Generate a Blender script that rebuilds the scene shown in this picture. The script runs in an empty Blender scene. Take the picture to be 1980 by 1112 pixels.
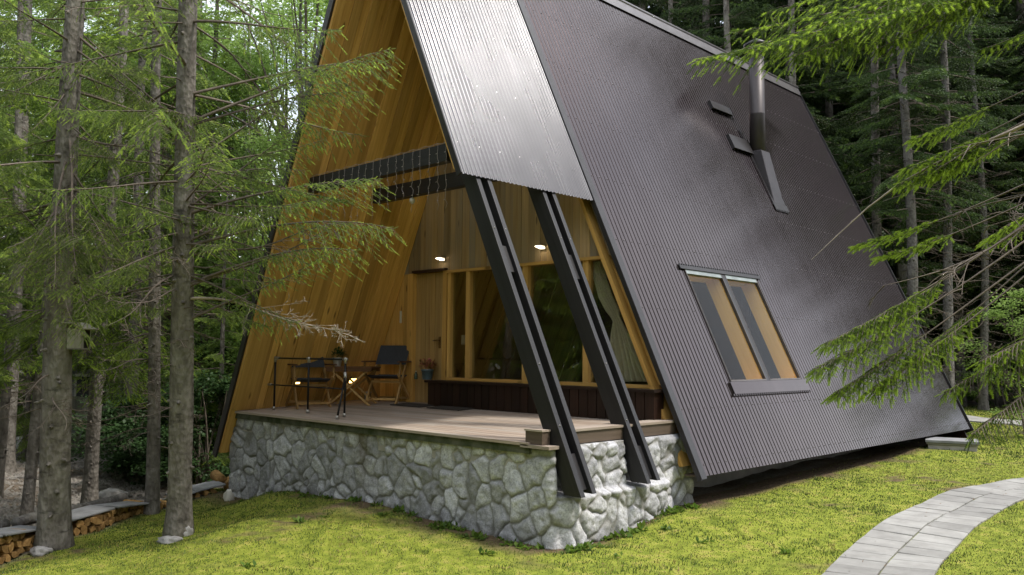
import bpy, bmesh, math, random
import numpy as np
from math import radians, sin, cos, pi, sqrt
from mathutils import Vector, Matrix, noise as mnoise

SC = bpy.context.scene
COL = SC.collection
# ------------------------------------------------------------------ camera, sky, sun, exposure
F_PX, CX, CY = 1641.8, 990.0, 556.0          # focal length and centre in photo pixels
PITCH, ROLL, YAW = radians(4.468), radians(.474), radians(44.532)
CAM = np.array([0.0, 0.0, 2.0])
_f = np.array([-sin(YAW)*cos(PITCH), cos(YAW)*cos(PITCH), sin(PITCH)])
_r = np.array([cos(YAW), sin(YAW), 0.0]); _u = np.cross(_r, _f)
RIGHT = cos(ROLL)*_r + sin(ROLL)*_u; UP = -sin(ROLL)*_r + cos(ROLL)*_u; FWD = _f
cam = bpy.data.objects.new('camera', bpy.data.cameras.new('camera')); COL.objects.link(cam)
cam.data.sensor_width = 36.0; cam.data.lens = 36.0*F_PX/1980.0
cam.data.clip_start = 0.1; cam.data.clip_end = 2000
cam.matrix_world = Matrix(((RIGHT[0], UP[0], -FWD[0], CAM[0]), (RIGHT[1], UP[1], -FWD[1], CAM[1]), (RIGHT[2], UP[2], -FWD[2], CAM[2]), (0, 0, 0, 1)))
SC.camera = cam
SUN_EL, SUN_AZ = radians(60), math.atan2(.46, .89)       # direction towards the sun: mostly +x, a little +y
SD = Vector((cos(SUN_EL)*cos(SUN_AZ), cos(SUN_EL)*sin(SUN_AZ), sin(SUN_EL)))
w = bpy.data.worlds.new('World'); SC.world = w; w.use_nodes = True
wn = w.node_tree; wn.nodes.clear()
sky = wn.nodes.new('ShaderNodeTexSky'); sky.sky_type = 'NISHITA'; sky.sun_disc = False
sky.sun_elevation = SUN_EL; sky.sun_rotation = math.atan2(SD.x, SD.y); sky.air_density = 1.0; sky.dust_density = 2.5; sky.ozone_density = 1.0
bg = wn.nodes.new('ShaderNodeBackground'); bg.inputs['Strength'].default_value = .15
wo = wn.nodes.new('ShaderNodeOutputWorld')
# thin bright cloud cover over the blue
tc = wn.nodes.new('ShaderNodeTexCoord'); cn = wn.nodes.new('ShaderNodeTexNoise'); cn.inputs['Scale'].default_value = 2.2; cn.inputs['Detail'].default_value = 5
cr = wn.nodes.new('ShaderNodeValToRGB'); cr.color_ramp.elements[0].position = .3; cr.color_ramp.elements[1].position = .62
cmx = wn.nodes.new('ShaderNodeMix'); cmx.data_type = 'RGBA'; cmx.inputs['B'].default_value = (9.0, 9.3, 9.8, 1)
wn.links.new(tc.outputs['Generated'], cn.inputs['Vector']); wn.links.new(cn.outputs['Fac'], cr.inputs['Fac'])
wn.links.new(cr.outputs['Color'], cmx.inputs['Factor']); wn.links.new(sky.outputs['Color'], cmx.inputs['A'])
wn.links.new(cmx.outputs['Result'], bg.inputs['Color']); wn.links.new(bg.outputs['Background'], wo.inputs['Surface'])
sun = bpy.data.objects.new('sun', bpy.data.lights.new('sun', 'SUN')); COL.objects.link(sun)
sun.data.energy = 2.2; sun.data.angle = radians(6); sun.data.color = (1.0, .95, .86)
sun.rotation_euler = SD.to_track_quat('Z', 'Y').to_euler()
SC.view_settings.view_transform = 'Standard'; SC.view_settings.look = 'None'; SC.view_settings.exposure = 0.95; SC.view_settings.gamma = 1
SC.cycles.caustics_reflective = False; SC.cycles.max_bounces = 8; SC.cycles.transparent_max_bounces = 12

# ------------------------------------------------------------------ rays of the survey camera
def ray(u, v): return (u-CX)/F_PX*RIGHT + (CY-v)/F_PX*UP + FWD
def oz(u, v, z): d = ray(u, v); return CAM + d*((z-CAM[2])/d[2])
def oy(u, v, y): d = ray(u, v); return CAM + d*(y/d[1])
def ox(u, v, x): d = ray(u, v); return CAM + d*(x/d[0])
def od(u, v, D): return CAM + ray(u, v)*D
def proj(P):
    P = np.asarray(P, float) - CAM
    c = P @ np.array([RIGHT, UP, FWD]).T
    return CX + F_PX*c[..., 0]/c[..., 2], CY - F_PX*c[..., 1]/c[..., 2], c[..., 2]

# ------------------------------------------------------------------ node material helpers
class NT:
    def __init__(s, name):
        s.m = bpy.data.materials.new(name); s.m.use_nodes = True; s.t = s.m.node_tree; s.t.nodes.clear()
        s.out = s.n('ShaderNodeOutputMaterial')
    def n(s, typ, **kw):
        nd = s.t.nodes.new(typ)
        for k, v in kw.items(): setattr(nd, k, v)
        return nd
    def set(s, inp, v):
        if isinstance(v, bpy.types.NodeSocket): s.t.links.new(v, inp)
        elif v is not None: inp.default_value = v
    def coord(s, kind='Object'): return s.n('ShaderNodeTexCoord').outputs[kind]
    def attr(s, name, out='Fac'): return s.n('ShaderNodeAttribute', attribute_name=name).outputs[out]
    def mapv(s, vec, scale=(1, 1, 1), loc=(0, 0, 0)):
        a = s.n('ShaderNodeMapping'); s.set(a.inputs['Vector'], vec); s.set(a.inputs['Scale'], scale); s.set(a.inputs['Location'], loc); return a.outputs[0]
    def noise(s, vec, scale, detail=4, rough=.55, dist=0, out='Fac'):
        a = s.n('ShaderNodeTexNoise'); s.set(a.inputs['Vector'], vec); s.set(a.inputs['Scale'], scale); s.set(a.inputs['Detail'], detail); s.set(a.inputs['Roughness'], rough); s.set(a.inputs['Distortion'], dist); return a.outputs[out]
    def voro(s, vec, scale, out='Distance', feature='F1'):
        a = s.n('ShaderNodeTexVoronoi', feature=feature); s.set(a.inputs['Vector'], vec); s.set(a.inputs['Scale'], scale); return a.outputs[out]
    def ramp(s, f, stops):
        a = s.n('ShaderNodeValToRGB'); s.set(a.inputs[0], f); e = a.color_ramp.elements
        while len(e) < len(stops): e.new(.5)
        for i, (p, c) in enumerate(stops):
            e[i].position = p; e[i].color = (c, c, c, 1) if not hasattr(c, '__len__') else (*c, 1)
        return a.outputs[0]
    def mix(s, f, a, b, typ='MIX'):
        n = s.n('ShaderNodeMix', data_type='RGBA', blend_type=typ)
        s.set(n.inputs['Factor'], f)
        for k, v in (('A', a), ('B', b)):
            s.set(n.inputs[k], (*v, 1) if isinstance(v, tuple) and len(v) == 3 else v)
        return n.outputs['Result']
    def math(s, op, a, b=None):
        n = s.n('ShaderNodeMath', operation=op); s.set(n.inputs[0], a)
        if b is not None: s.set(n.inputs[1], b)
        return n.outputs[0]
    def bump(s, h, strength=.3, dist=.02):
        b = s.n('ShaderNodeBump'); s.set(b.inputs['Height'], h); b.inputs['Strength'].default_value = strength; b.inputs['Distance'].default_value = dist; return b.outputs[0]
    def pbsdf(s, col, rough=.6, metal=0, spec=.5, normal=None, coat=0, **kw):
        p = s.n('ShaderNodeBsdfPrincipled'); s.set(p.inputs['Base Color'], (*col, 1) if isinstance(col, tuple) and len(col) == 3 else col)
        s.set(p.inputs['Roughness'], rough); s.set(p.inputs['Metallic'], metal); s.set(p.inputs['Specular IOR Level'], spec)
        if normal is not None: s.set(p.inputs['Normal'], normal)
        for k, v in kw.items(): s.set(p.inputs[k.replace('_', ' ')], v)
        return p.outputs[0]
    def done(s, sh): s.t.links.new(sh, s.out.inputs['Surface']); return s.m

def simple(name, col, rough=.5, metal=0, var=.25, scale=6, bump=.1, spec=.5, bscale=None):
    t = NT(name); c = t.coord(); n = t.noise(c, scale, 5)
    dark = tuple(x*(1-var) for x in col); lite = tuple(min(1, x*(1+var)) for x in col)
    cc = t.ramp(n, [(.3, dark), (.7, lite)])
    nb = t.bump(t.noise(c, bscale or scale*8, 3), bump, .01) if bump else None
    return t.done(t.pbsdf(cc, rough, metal, spec, nb))

def wood(name, c0, c1, rough=.6, knot=.7, grey=None, spec=.3, tone=.5):
    """planks: attribute bco = (along, across, thickness) in metres, rnd = per-board random"""
    t = NT(name); b = t.attr('bco', 'Vector'); r = t.attr('rnd')
    off = t.n('ShaderNodeCombineXYZ'); t.set(off.inputs[0], t.math('MULTIPLY', r, 37.0)); t.set(off.inputs[1], t.math('MULTIPLY', r, 11.0)); t.set(off.inputs[2], r)
    v = t.n('ShaderNodeVectorMath', operation='ADD'); t.set(v.inputs[0], b); t.set(v.inputs[1], off.outputs[0]); v = v.outputs[0]
    kn = t.voro(t.mapv(v, (1.5, 6.0, 1.5)), 1.0)
    warp = t.math('MULTIPLY', t.math('SUBTRACT', .5, kn), .5)
    g = t.noise(t.mapv(v, (.9, 26, 26)), 1.0, 5, .6, .6)
    g2 = t.noise(t.mapv(v, (.35, 5, 5)), 1.0, 3)
    f = t.math('ADD', t.math('MULTIPLY', g, .55), t.math('MULTIPLY', g2, .45))
    c = t.ramp(f, [(.32, c0), (.66, c1)])
    tn = t.ramp(r, [(0, 1-tone), (1, 1+tone*.35)])
    c = t.mix(1.0, c, tn, 'MULTIPLY')
    km = t.ramp(kn, [(.055, 1.0), (.13, 0.0)])
    c = t.mix(t.math('MULTIPLY', km, knot), c, tuple(x*.22 for x in c0))
    if grey:
        gm = t.ramp(t.noise(t.mapv(v, (.3, 1.2, 1)), 1.3, 4), [(.4, 0.0), (.62, 1.0)]); c = t.mix(t.math('MULTIPLY', gm, grey[1]), c, grey[0])
    return t.done(t.pbsdf(c, rough, 0, spec, t.bump(g, .25, .004)))

# ------------------------------------------------------------------ mesh helpers
class MB:
    """collects shapes, builds one mesh object; per-vertex attributes bco (vector) and rnd (float)"""
    def __init__(s): s.V = []; s.F = []; s.B = []; s.R = []; s.n = 0; s.S = []
    def add(s, V, F, B=None, R=None, smooth=False):
        V = np.asarray(V, float).reshape(-1, 3); k = len(V)
        s.V.append(V); s.B.append(np.asarray(B, float).reshape(-1, 3) if B is not None else V.copy())
        s.R.append(np.full(k, random.random() if R is None else R) if np.isscalar(R) or R is None else np.asarray(R, float))
        s.F += [tuple(i + s.n for i in f) for f in F]; s.S += [smooth]*len(F); s.n += k
        return s
    def board(s, o, u, v, w, R=None):
        """box from corner o with edge vectors u (along the grain), v (across), w (thickness)"""
        o, u, v, w = (np.asarray(a, float) for a in (o, u, v, w))
        q = [(0,0,0),(1,0,0),(1,1,0),(0,1,0),(0,0,1),(1,0,1),(1,1,1),(0,1,1)]
        L = np.array([np.linalg.norm(u), np.linalg.norm(v), np.linalg.norm(w)])
        V = [o + a*u + b*v + c*w for a, b, c in q]; B = [np.array(p)*L for p in q]
        F = [(0,3,2,1),(4,5,6,7),(0,1,5,4),(1,2,6,5),(2,3,7,6),(3,0,4,7)]
        if np.dot(np.cross(u, v), w) < 0: F = [f[::-1] for f in F]
        return s.add(V, F, B, R)
    def plank(s, x0, x1, y0, y1, z0, zl, zr, R=None):
        """upright plank whose top runs from zl at x0 to zr at x1"""
        V = [(x0,y0,z0),(x1,y0,z0),(x1,y0,zr),(x0,y0,zl),(x0,y1,z0),(x1,y1,z0),(x1,y1,zr),(x0,y1,zl)]
        return s.add(V, [(0,1,2,3),(7,6,5,4),(0,4,5,1),(1,5,6,2),(2,6,7,3),(3,7,4,0)], [(v[2]-z0, v[0]-x0, v[1]-y0) for v in V], R)
    def box(s, x0, x1, y0, y1, z0, z1, R=None, along=0):
        e = [np.array([x1-x0,0,0.]), np.array([0,y1-y0,0.]), np.array([0,0,z1-z0])]
        o = [along] + [i for i in range(3) if i != along]
        return s.board((x0,y0,z0), e[o[0]], e[o[1]], e[o[2]], R)
    def tube(s, pts, rad, n=8, caps=True, R=None, smooth=True):
        P = np.asarray(pts, float); m = len(P)
        rad = np.full(m, rad) if np.isscalar(rad) else np.asarray(rad, float)
        T = np.gradient(P, axis=0); T /= np.linalg.norm(T, axis=1)[:, None] + 1e-12
        ref = np.array([0,0,1.]) if abs(T[0][2]) < .9 else np.array([1.,0,0])
        V = []; B = []; acc = 0
        a = np.arange(n)*2*pi/n
        nrm = np.cross(T[0], ref); nrm /= np.linalg.norm(nrm)
        for i in range(m):
            nrm = nrm - T[i]*(nrm@T[i]); nrm /= np.linalg.norm(nrm) + 1e-12; bn = np.cross(T[i], nrm)
            if i: acc += np.linalg.norm(P[i]-P[i-1])
            V.append(P[i] + rad[i]*(np.cos(a)[:,None]*nrm + np.sin(a)[:,None]*bn))
            B.append(np.stack([np.full(n, acc), rad[i]*np.cos(a), rad[i]*np.sin(a)], 1))
        F = [(i*n+j, i*n+(j+1)%n, (i+1)*n+(j+1)%n, (i+1)*n+j) for i in range(m-1) for j in range(n)]
        if caps: F += [tuple(range(n))[::-1], tuple((m-1)*n+j for j in range(n))]
        return s.add(np.concatenate(V), F, np.concatenate(B), R, smooth)
    def bar(s, a, b, r, n=8, R=None): return s.tube([a, b], r, n, True, R)
    def lathe(s, prof, c=(0,0,0), n=20, R=None):
        V = []; F = []
        for r, z in prof:
            for j in range(n): V.append((c[0]+r*cos(2*pi*j/n), c[1]+r*sin(2*pi*j/n), c[2]+z))
        m = len(prof)
        F = [(i*n+j, i*n+(j+1)%n, (i+1)*n+(j+1)%n, (i+1)*n+j) for i in range(m-1) for j in range(n)]
        F += [tuple(range(n))[::-1], tuple((m-1)*n+j for j in range(n))]
        return s.add(V, F, None, R, True)
    def ball(s, c, r, n=10, sq=(1,1,1), jit=0):
        V = []; k = n//2+1
        for i in range(k):
            th = pi*i/(k-1)
            for j in range(n):
                ph = 2*pi*j/n; q = Vector((sin(th)*cos(ph), sin(th)*sin(ph), cos(th)))
                d = 1 + (jit*mnoise.noise(q*1.7 + Vector(c)*3) if jit else 0)
                V.append((c[0]+r*sq[0]*q.x*d, c[1]+r*sq[1]*q.y*d, c[2]+r*sq[2]*q.z*d))
        F = [(i*n+j, (i+1)*n+j, (i+1)*n+(j+1)%n, i*n+(j+1)%n) for i in range(k-1) for j in range(n)]
        return s.add(V, F, None, None, True)
    def mesh(s, name, bevel=0):
        me = bpy.data.meshes.new(name)
        V = np.concatenate(s.V); me.from_pydata(V.tolist(), [], s.F)
        a = me.attributes.new('bco', 'FLOAT_VECTOR', 'POINT'); a.data.foreach_set('vector', np.concatenate(s.B).ravel())
        a = me.attributes.new('rnd', 'FLOAT', 'POINT'); a.data.foreach_set('value', np.concatenate(s.R))
        me.polygons.foreach_set('use_smooth', s.S); me.update()
        return me
    def obj(s, name, m, parent=None, bevel=0, local=False):
        o = link(name, s.mesh(name), m, parent, local)
        if bevel:
            b = o.modifiers.new('bevel', 'BEVEL'); b.width = bevel; b.segments = 2; b.limit_method = 'ANGLE'
        return o

def link(name, me, m, parent=None, local=False):
    o = bpy.data.objects.new(name, me); COL.objects.link(o)
    if m is not None and len(me.materials) == 0: me.materials.append(m)
    if parent is not None:
        o.parent = parent
        if not local and parent.type == 'EMPTY': o.location = -parent.location
    return o
def tag(o, label, cat, group=None):
    o['label'] = label; o['category'] = cat
    if group: o['group'] = group
    return o
def thing(name, label, cat, loc=(0,0,0), rz=0, group=None):
    o = bpy.data.objects.new(name, None); COL.objects.link(o); o.location = tuple(float(q) for q in loc); o.rotation_euler = (0,0,rz); o.empty_display_size = .1
    return tag(o, label, cat, group)
def dup(root, loc, rz=0, label=None, group=None, scale=None):
    r = root.copy(); COL.objects.link(r); r.location = tuple(float(q) for q in loc); r.rotation_euler = (0,0,rz)
    if scale: r.scale = (scale,)*3
    if label: r['label'] = label
    if group: r['group'] = group
    for ch in list(root.children):
        c = ch.copy(); COL.objects.link(c); c.parent = r
        for g in ch.children:
            d = g.copy(); COL.objects.link(d); d.parent = c
    return r
def np_mesh(name, V, F, attrs=None, smooth=False):
    """fast mesh from numpy arrays; F (n,k)"""
    me = bpy.data.meshes.new(name); V = np.ascontiguousarray(V, np.float32); F = np.ascontiguousarray(F, np.int32); n, k = F.shape
    me.vertices.add(len(V)); me.vertices.foreach_set('co', V.ravel())
    me.loops.add(n*k); me.loops.foreach_set('vertex_index', F.ravel())
    me.polygons.add(n); me.polygons.foreach_set('loop_start', np.arange(0, n*k, k, dtype=np.int32))
    try: me.polygons.foreach_set('loop_total', np.full(n, k, np.int32))
    except Exception: pass
    if smooth: me.polygons.foreach_set('use_smooth', np.ones(n, bool))
    for nm, a in (attrs or {}).items():
        if a.ndim == 1: at = me.attributes.new(nm, 'FLOAT', 'POINT'); at.data.foreach_set('value', np.ascontiguousarray(a, np.float32))
        else: at = me.attributes.new(nm, 'FLOAT_VECTOR', 'POINT'); at.data.foreach_set('vector', np.ascontiguousarray(a, np.float32).ravel())
    me.update(); me.validate(); return me
def smooth01(x): x = np.clip(x, 0, 1); return x*x*(3-2*x)
def fbm(P, scale, octs=4, seed=0):
    """cheap vectorised value noise, P (n,2) or (n,3)"""
    P = np.asarray(P, float)*scale + seed*17.3; out = np.zeros(len(P)); amp = .5
    def h(I):
        q = np.zeros(len(I)); k = [127.1, 311.7, 74.7]
        for d in range(I.shape[1]): q += I[:, d]*k[d]
        q = np.sin(q)*43758.5453; return q - np.floor(q)
    for o in range(octs):
        I = np.floor(P); f = P - I; f = f*f*(3-2*f); tot = np.zeros(len(P)); D = P.shape[1]
        for c in range(2**D):
            b = np.array([(c >> d) & 1 for d in range(D)]); wgt = np.prod(np.where(b, f, 1-f), axis=1); tot += wgt*h(I+b)
        out += amp*tot; amp *= .5; P = P*2.03 + 5.1
    return out

# ------------------------------------------------------------------ survey: terrain
GC = []   # control points (x, y, z)
for u, v, z in [(600,1112,-.02),(990,1112,.03),(100,1112,-.28),(1300,1112,.07),(1600,1112,.1),(1900,1112,.12),
                (105,1058,-.36),(338,1038,-.22),(285,992,-.36),(180,978,-.55),(55,1015,-.55),(0,1090,-.42),(0,850,-.6),(100,850,-.6),
                (1770,985,.2),(1980,925,.3),(1890,945,.27),(1870,838,.42),(1840,862,.4),(1980,815,.5),(1640,925,.27),(300,960,-.5)]:
    GC.append(oz(u, v, z))
GC += [(-5.69,6.42,.08),(-5.69,8.9,.24),(-8.71,6.42,.17),(-10.1,6.42,.11),(-12.34,6.42,-.18),(-9,5.2,.06),(-7.5,5.6,.1),(-6.3,14,.3),(-6.3,18.5,.42),
       (-13.5,9,-.5),(-14,14,-.4),(-14,20,0),(-8,24,.6),(-20,30,1.2),(-35,10,.6),(-30,4,.4),(-45,40,3),(0,0,.1),(6,6,.2),(0,15,.4),(4,30,.8),(-5,40,1),(-26,16,.2),(-60,0,2),(-20,0,-.5)]
GC = np.array(GC)
def ground(x, y):
    x = np.atleast_1d(np.asarray(x, float)); y = np.atleast_1d(np.asarray(y, float))
    num = np.zeros_like(x); den = np.zeros_like(x)
    for gx, gy, gz in GC:
        wt = 1/((x-gx)**2 + (y-gy)**2 + .35)**1.9; num += wt*gz; den += wt
    z = num/den
    return z + .03*(fbm(np.stack([x, y], 1), .9, 3)-.45)
def gz(x, y): return float(ground(x, y)[0])
def og(u, v):
    """where the sight line meets the ground"""
    z = 0.0
    for _ in range(12): p = oz(u, v, z); z = gz(p[0], p[1])
    return p
# ------------------------------------------------------------------ the A-frame house
XR, ZR, TH = -8.915, 8.22, radians(65.28)
T = 1/math.tan(TH); ZB = .6
YE, YM, YR, YW = 6.27, 8.62, 18.5, 8.76
def rx(z, off=0): return XR + (ZR-z)*T - off/sin(TH)         # outer face of the right slope, off = metres inwards
def lx(z, off=0): return XR - (ZR-z)*T + off/sin(TH)
NR = np.array([sin(TH), 0, cos(TH)]); DR = np.array([cos(TH), 0, -sin(TH)])
NL = np.array([-sin(TH), 0, cos(TH)]); DL = np.array([-cos(TH), 0, -sin(TH)])
def onroof(u, v):
    d = ray(u, v); return CAM + d*((NR@np.array([XR, 0, ZR]) - NR@CAM)/(NR@d))

M_pine = wood('pine_boards', (.46,.24,.055), (.80,.48,.145), .55, .8, tone=.33)
M_pine_light = wood('pale_pine', (.50,.28,.075), (.74,.46,.15), .5, .8, tone=.2)
M_reveal = wood('golden_plywood', (.66,.38,.08), (.82,.52,.14), .5, .4, tone=.1)
M_grey_pine = wood('weathered_pine', (.30,.185,.08), (.54,.37,.18), .75, .8, ((.25,.215,.17), .75))
M_door = wood('door_pine', (.32,.19,.065), (.54,.35,.14), .55, .6, tone=.25)
M_dark = wood('dark_stained_timber', (.008,.0075,.008), (.022,.020,.021), .45, .2, spec=.4, tone=.2)
M_brown = wood('brown_stained_boards', (.012,.006,.004), (.032,.014,.009), .5, .3, tone=.5)
M_deck = wood('weathered_decking', (.20,.15,.115), (.40,.32,.255), .8, .35, ((.36,.32,.28), .6), tone=.25)
M_fasc = wood('brown_fascia', (.06,.042,.03), (.13,.095,.07), .7, .3, tone=.3)

def roof_metal(name, c, rough, metal, dirt):
    t = NT(name); co = t.coord()
    n = t.noise(t.mapv(co, (1, 1, .12)), 2.2, 5); n2 = t.noise(t.mapv(co, (1, 1, .3)), 1.6, 2)
    r = t.ramp(n, [(.3, rough*.9), (.7, rough*1.18)])
    sp = t.ramp(t.voro(co, 9), [(.02, 1.0), (.05, 0.0)])
    st = t.ramp(t.noise(t.mapv(co, (1, 3.0, .25)), 2.0, 4), [(.45, 0.0), (.8, 1.0)])
    cc = t.mix(t.math('MULTIPLY', st, dirt), c, tuple(min(1, x*1.7+.01) for x in c))
    cc = t.mix(t.math('MULTIPLY', sp, .25), cc, (.35,.33,.31))
    return t.done(t.pbsdf(cc, r, metal, .5, t.bump(n2, .05, .05)))
M_roof = roof_metal('brown_corrugated_steel', (.060,.047,.047), .17, .85, .2)
M_porch_roof = roof_metal('bright_corrugated_steel', (.062,.062,.066), .25, .9, .3)
M_trim = simple('dark_trim_steel', (.022,.020,.021), .4, .2, .2, 5, .03)
M_concrete = simple('foundation_concrete', (.30,.28,.25), .9, 0, .25, 3, .3)

house = thing('a_frame_house', 'steep brown corrugated A-frame cabin with pine-lined porch on a grey stone base', 'house', (XR, YW, .1))

WAVE, AMP = .085, .006
PROF = [(0,0),(.66,0),(.735,-.013),(.855,-.013),(.93,0)]          # flat pans with narrow grooves
def corrugated(mb, y0, y1, z0, z1, off=0.0, rows=10, side=1, sine=None):
    """profiled sheet on a slope between heights z0 < z1; ribs run down the slope"""
    N = NR if side > 0 else NL; X = rx if side > 0 else lx
    if sine:
        ys = np.linspace(y0, y1, int((y1-y0)/sine*8)+1); hs = +.0085*np.cos(ys/sine*2*pi)
    else:
        L = [(k*WAVE+f*WAVE, h) for k in range(int(y0/WAVE)-1, int(y1/WAVE)+2) for f, h in PROF]
        ly, lh = np.array([q[0] for q in L]), np.array([q[1] for q in L]); ins = (ly > y0+1e-4) & (ly < y1-1e-4)
        ys = np.r_[y0, ly[ins], y1]; hs = np.r_[np.interp(y0, ly, lh), lh[ins], np.interp(y1, ly, lh)]
    zs = np.linspace(z1, z0, rows+1); V = []
    for z in zs: V.append(np.stack([X(z) + N[0]*(hs+off), ys, z + N[2]*(hs+off)], 1))
    V = np.concatenate(V); k = len(ys)
    i = np.arange(rows)[:, None]*k + np.arange(k-1)[None, :]
    Fq = np.stack([i, i+k, i+k+1, i+1], -1).reshape(-1, 4)
    if side < 0: Fq = Fq[:, ::-1]
    mb.add(V, Fq.tolist(), None, .5, bool(sine))

# roof windows: corner points measured on the slope
wTL, wTR, wBR, wBL = onroof(1322,520), onroof(1462,538), onroof(1545,735), onroof(1411,735.6)
WY0, WY1 = (wTL[1]+wBL[1])/2, (wTR[1]+wBR[1])/2; WZ1, WZ0 = (wTL[2]+wTR[2])/2, (wBL[2]+wBR[2])/2
WYM = WY0 + (WY1-WY0)*.5

mb = MB()
corrugated(mb, YM, WY0, ZB, ZR-.02); corrugated(mb, WY0, WY1, WZ1, ZR-.02); corrugated(mb, WY0, WY1, ZB, WZ0); corrugated(mb, WY1, YR, ZB, ZR-.02)
right_roof = mb.obj('roof', M_roof, house)
right_roof['label'] = 'brown corrugated steel right slope of the main roof'
PZ0 = 4.005
mb = MB(); corrugated(mb, YE, YM-.01, PZ0, ZR-.02, .012, 14, 1, .068)
pr = mb.obj('porch_roof', M_porch_roof, house)
pr['label'] = 'bright silvery corrugated sheet over the porch'
mb = MB(); corrugated(mb, YE, YR, .45, ZR-.02, .06, 3, -1)
lr = mb.obj('roof', M_roof, house); lr['label'] = 'brown corrugated steel left slope of the main roof'
# screw heads along the purlin lines
mb = MB()
for z in (.72, 1.35, 2.6, 3.5, 4.4, 5.3, 6.2, 7.1, 7.9):
    for y in np.arange(int(YM/WAVE+2)*WAVE+WAVE*.33, YR, WAVE*2):
        if WY0-.05 < y < WY1+.05 and WZ0-.1 < z < WZ1+.1: continue
        p = np.array([rx(z), y, z]) + NR*.003; mb.ball(p, .0075, 6)
    if z > 4.1:
        for y in np.arange(YE+.08, YM-.05, WAVE*4):
            mb.ball(np.array([rx(z), y, z]) + NR*.022, .006, 6)
o = mb.obj('roof_screw', simple('screw_steel', (.16,.15,.15), .4, .6, .2), house); o['kind'] = 'stuff'
# edge trims of the slopes (a dark folded strip that also closes the roof's thickness)
def slope_strip(mb, y0, y1, z0, z1, o0, o1, side=1):
    X = rx if side > 0 else lx
    a = np.array([X(z1, o0), y0, z1]); D = np.array([X(z0, o0)-X(z1, o0), 0, z0-z1]); N = (NR if side > 0 else NL)
    mb.board(a, D, (0, y1-y0, 0), -N*(o1-o0))
mb = MB(); slope_strip(mb, YM-.035, YM-.004, ZB-.03, ZR-.1, -.022, .035); slope_strip(mb, YM-.03, YM+.085, ZB-.02, ZR-.1, -.03, -.024); mb.obj('verge_trim', M_trim, house)
mb = MB(); slope_strip(mb, YE-.03, YE-.004, PZ0+.01, ZR-.1, -.03, .05); mb.obj('verge_trim', M_trim, house)
mb = MB(); slope_strip(mb, YE-.035, YE-.004, .42, ZR-.1, -.09, .02, -1); mb.obj('verge_trim', M_trim, house)
mb = MB(); slope_strip(mb, YR+.003, YR+.03, ZB-.03, ZR-.1, -.03, .15); slope_strip(mb, YR+.003, YR+.03, ZB-.03, ZR-.1, -.07, .1, -1); mb.obj('verge_trim', M_trim, house)
# ridge cap
mb = MB()
for side, X, N, D in ((1, rx, NR, DR), (-1, lx, NL, DL)):
    p = np.array([XR, YE-.05, ZR+.045]); mb.board(p, (0, YR-YE+.1, 0), D*.24, N*.006 if side > 0 else N*.006)
mb.bar((XR, YE-.05, ZR+.05), (XR, YR+.05, ZR+.05), .03, 8)
mb.obj('ridge_cap', simple('ridge_steel', (.16,.15,.155), .35, .6, .15), house)

# board linings on the underside of the slopes
def lining(side, y0, y1, z0, z1, off, m, name, along_slope=True, w=.145):
    mb = MB(); X = rx if side > 0 else lx; N = NR if side > 0 else NL; y = y0; k = 0
    while y < y1-.01:
        ww = min(w*random.uniform(.8, 1.15), y1-y); th = .018 if k % 2 else .032
        a = np.array([X(z1, off), y, z1]); D = np.array([X(z0, off)-X(z1, off), 0, z0-z1])
        mb.board(a, D, (0, ww-.009, 0), -N*th); y += ww; k += 1
    slope_strip(mb, y0, y1, z0, z1, off-.02, off-.002, side)     # backing so no light leaks through
    return mb.obj(name, m, house)
random.seed(3)
ll = lining(-1, YE+.0, YW, .46, ZR-.28, .04, M_pine, 'porch_lining'); ll['label'] = 'ochre pine boards lining the left slope of the porch'
mb = MB(); slope_strip(mb, YE+.0, YE+.34, 1.12, 4.75, .075, .095, -1); mb.obj('edge_board', M_pine, house)
lining(1, YE+.0, YM-.04, PZ0+.08, ZR-.28, .06, M_pine, 'porch_lining', w=.15)
lining(1, YM+.0, YR, ZB+.1, WZ0-.04, .19, M_pine, 'room_lining', w=.3); 
def lining_piece(y0, y1, z0, z1): lining(1, y0, y1, z0, z1, .19, M_pine, 'room_lining', w=.3)
lining_piece(YM, WY0-.03, WZ0-.04, ZR-.5); lining_piece(WY1+.03, YR, WZ0-.04, ZR-.5); lining_piece(WY0-.03, WY1+.03, WZ1+.04, ZR-.5)
lining(-1, YW+.1, YR, .5, ZR-.5, .04, M_pine, 'room_lining', w=.3)
# underside strip of the eaves and the end of the right slope
mb = MB(); mb.board((rx(ZB, .0)-.02, YM+.01, ZB-.008), (0, YR-YM-.02, 0), (-.20, 0, -.0), (0, 0, .02)); mb.obj('eaves_board', M_fasc, house)
# rear gable
mb = MB(); mb.add([(lx(.3,.1), YR-.1, .3), (rx(.3,.1), YR-.1, .3), (XR, YR-.1, ZR-.15), (lx(.3,.1), YR-.16, .3), (rx(.3,.1), YR-.16, .3), (XR, YR-.16, ZR-.15)],
                  [(0,2,1),(3,4,5),(0,1,4,3),(1,2,5,4),(2,0,3,5)]); mb.obj('rear_wall', M_brown, house)
# foundation and inner floor
mb = MB(); mb.box(-12.2, -6.35, 8.95, YR-.2, -1.2, .98); mb.obj('foundation', M_concrete, house)
mb = MB(); mb.box(-12.1, -5.8, 8.93, YR-.18, 1.06, 1.17, along=1); mb.obj('room_floor', M_brown, house)
mb = MB(); mb.box(-10.6, -7.3, 13.2, 13.28, 1.2, 4.2, along=2); mb.obj('room_partition', simple('room_wall', (.06,.03,.012), .8), house)

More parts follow.
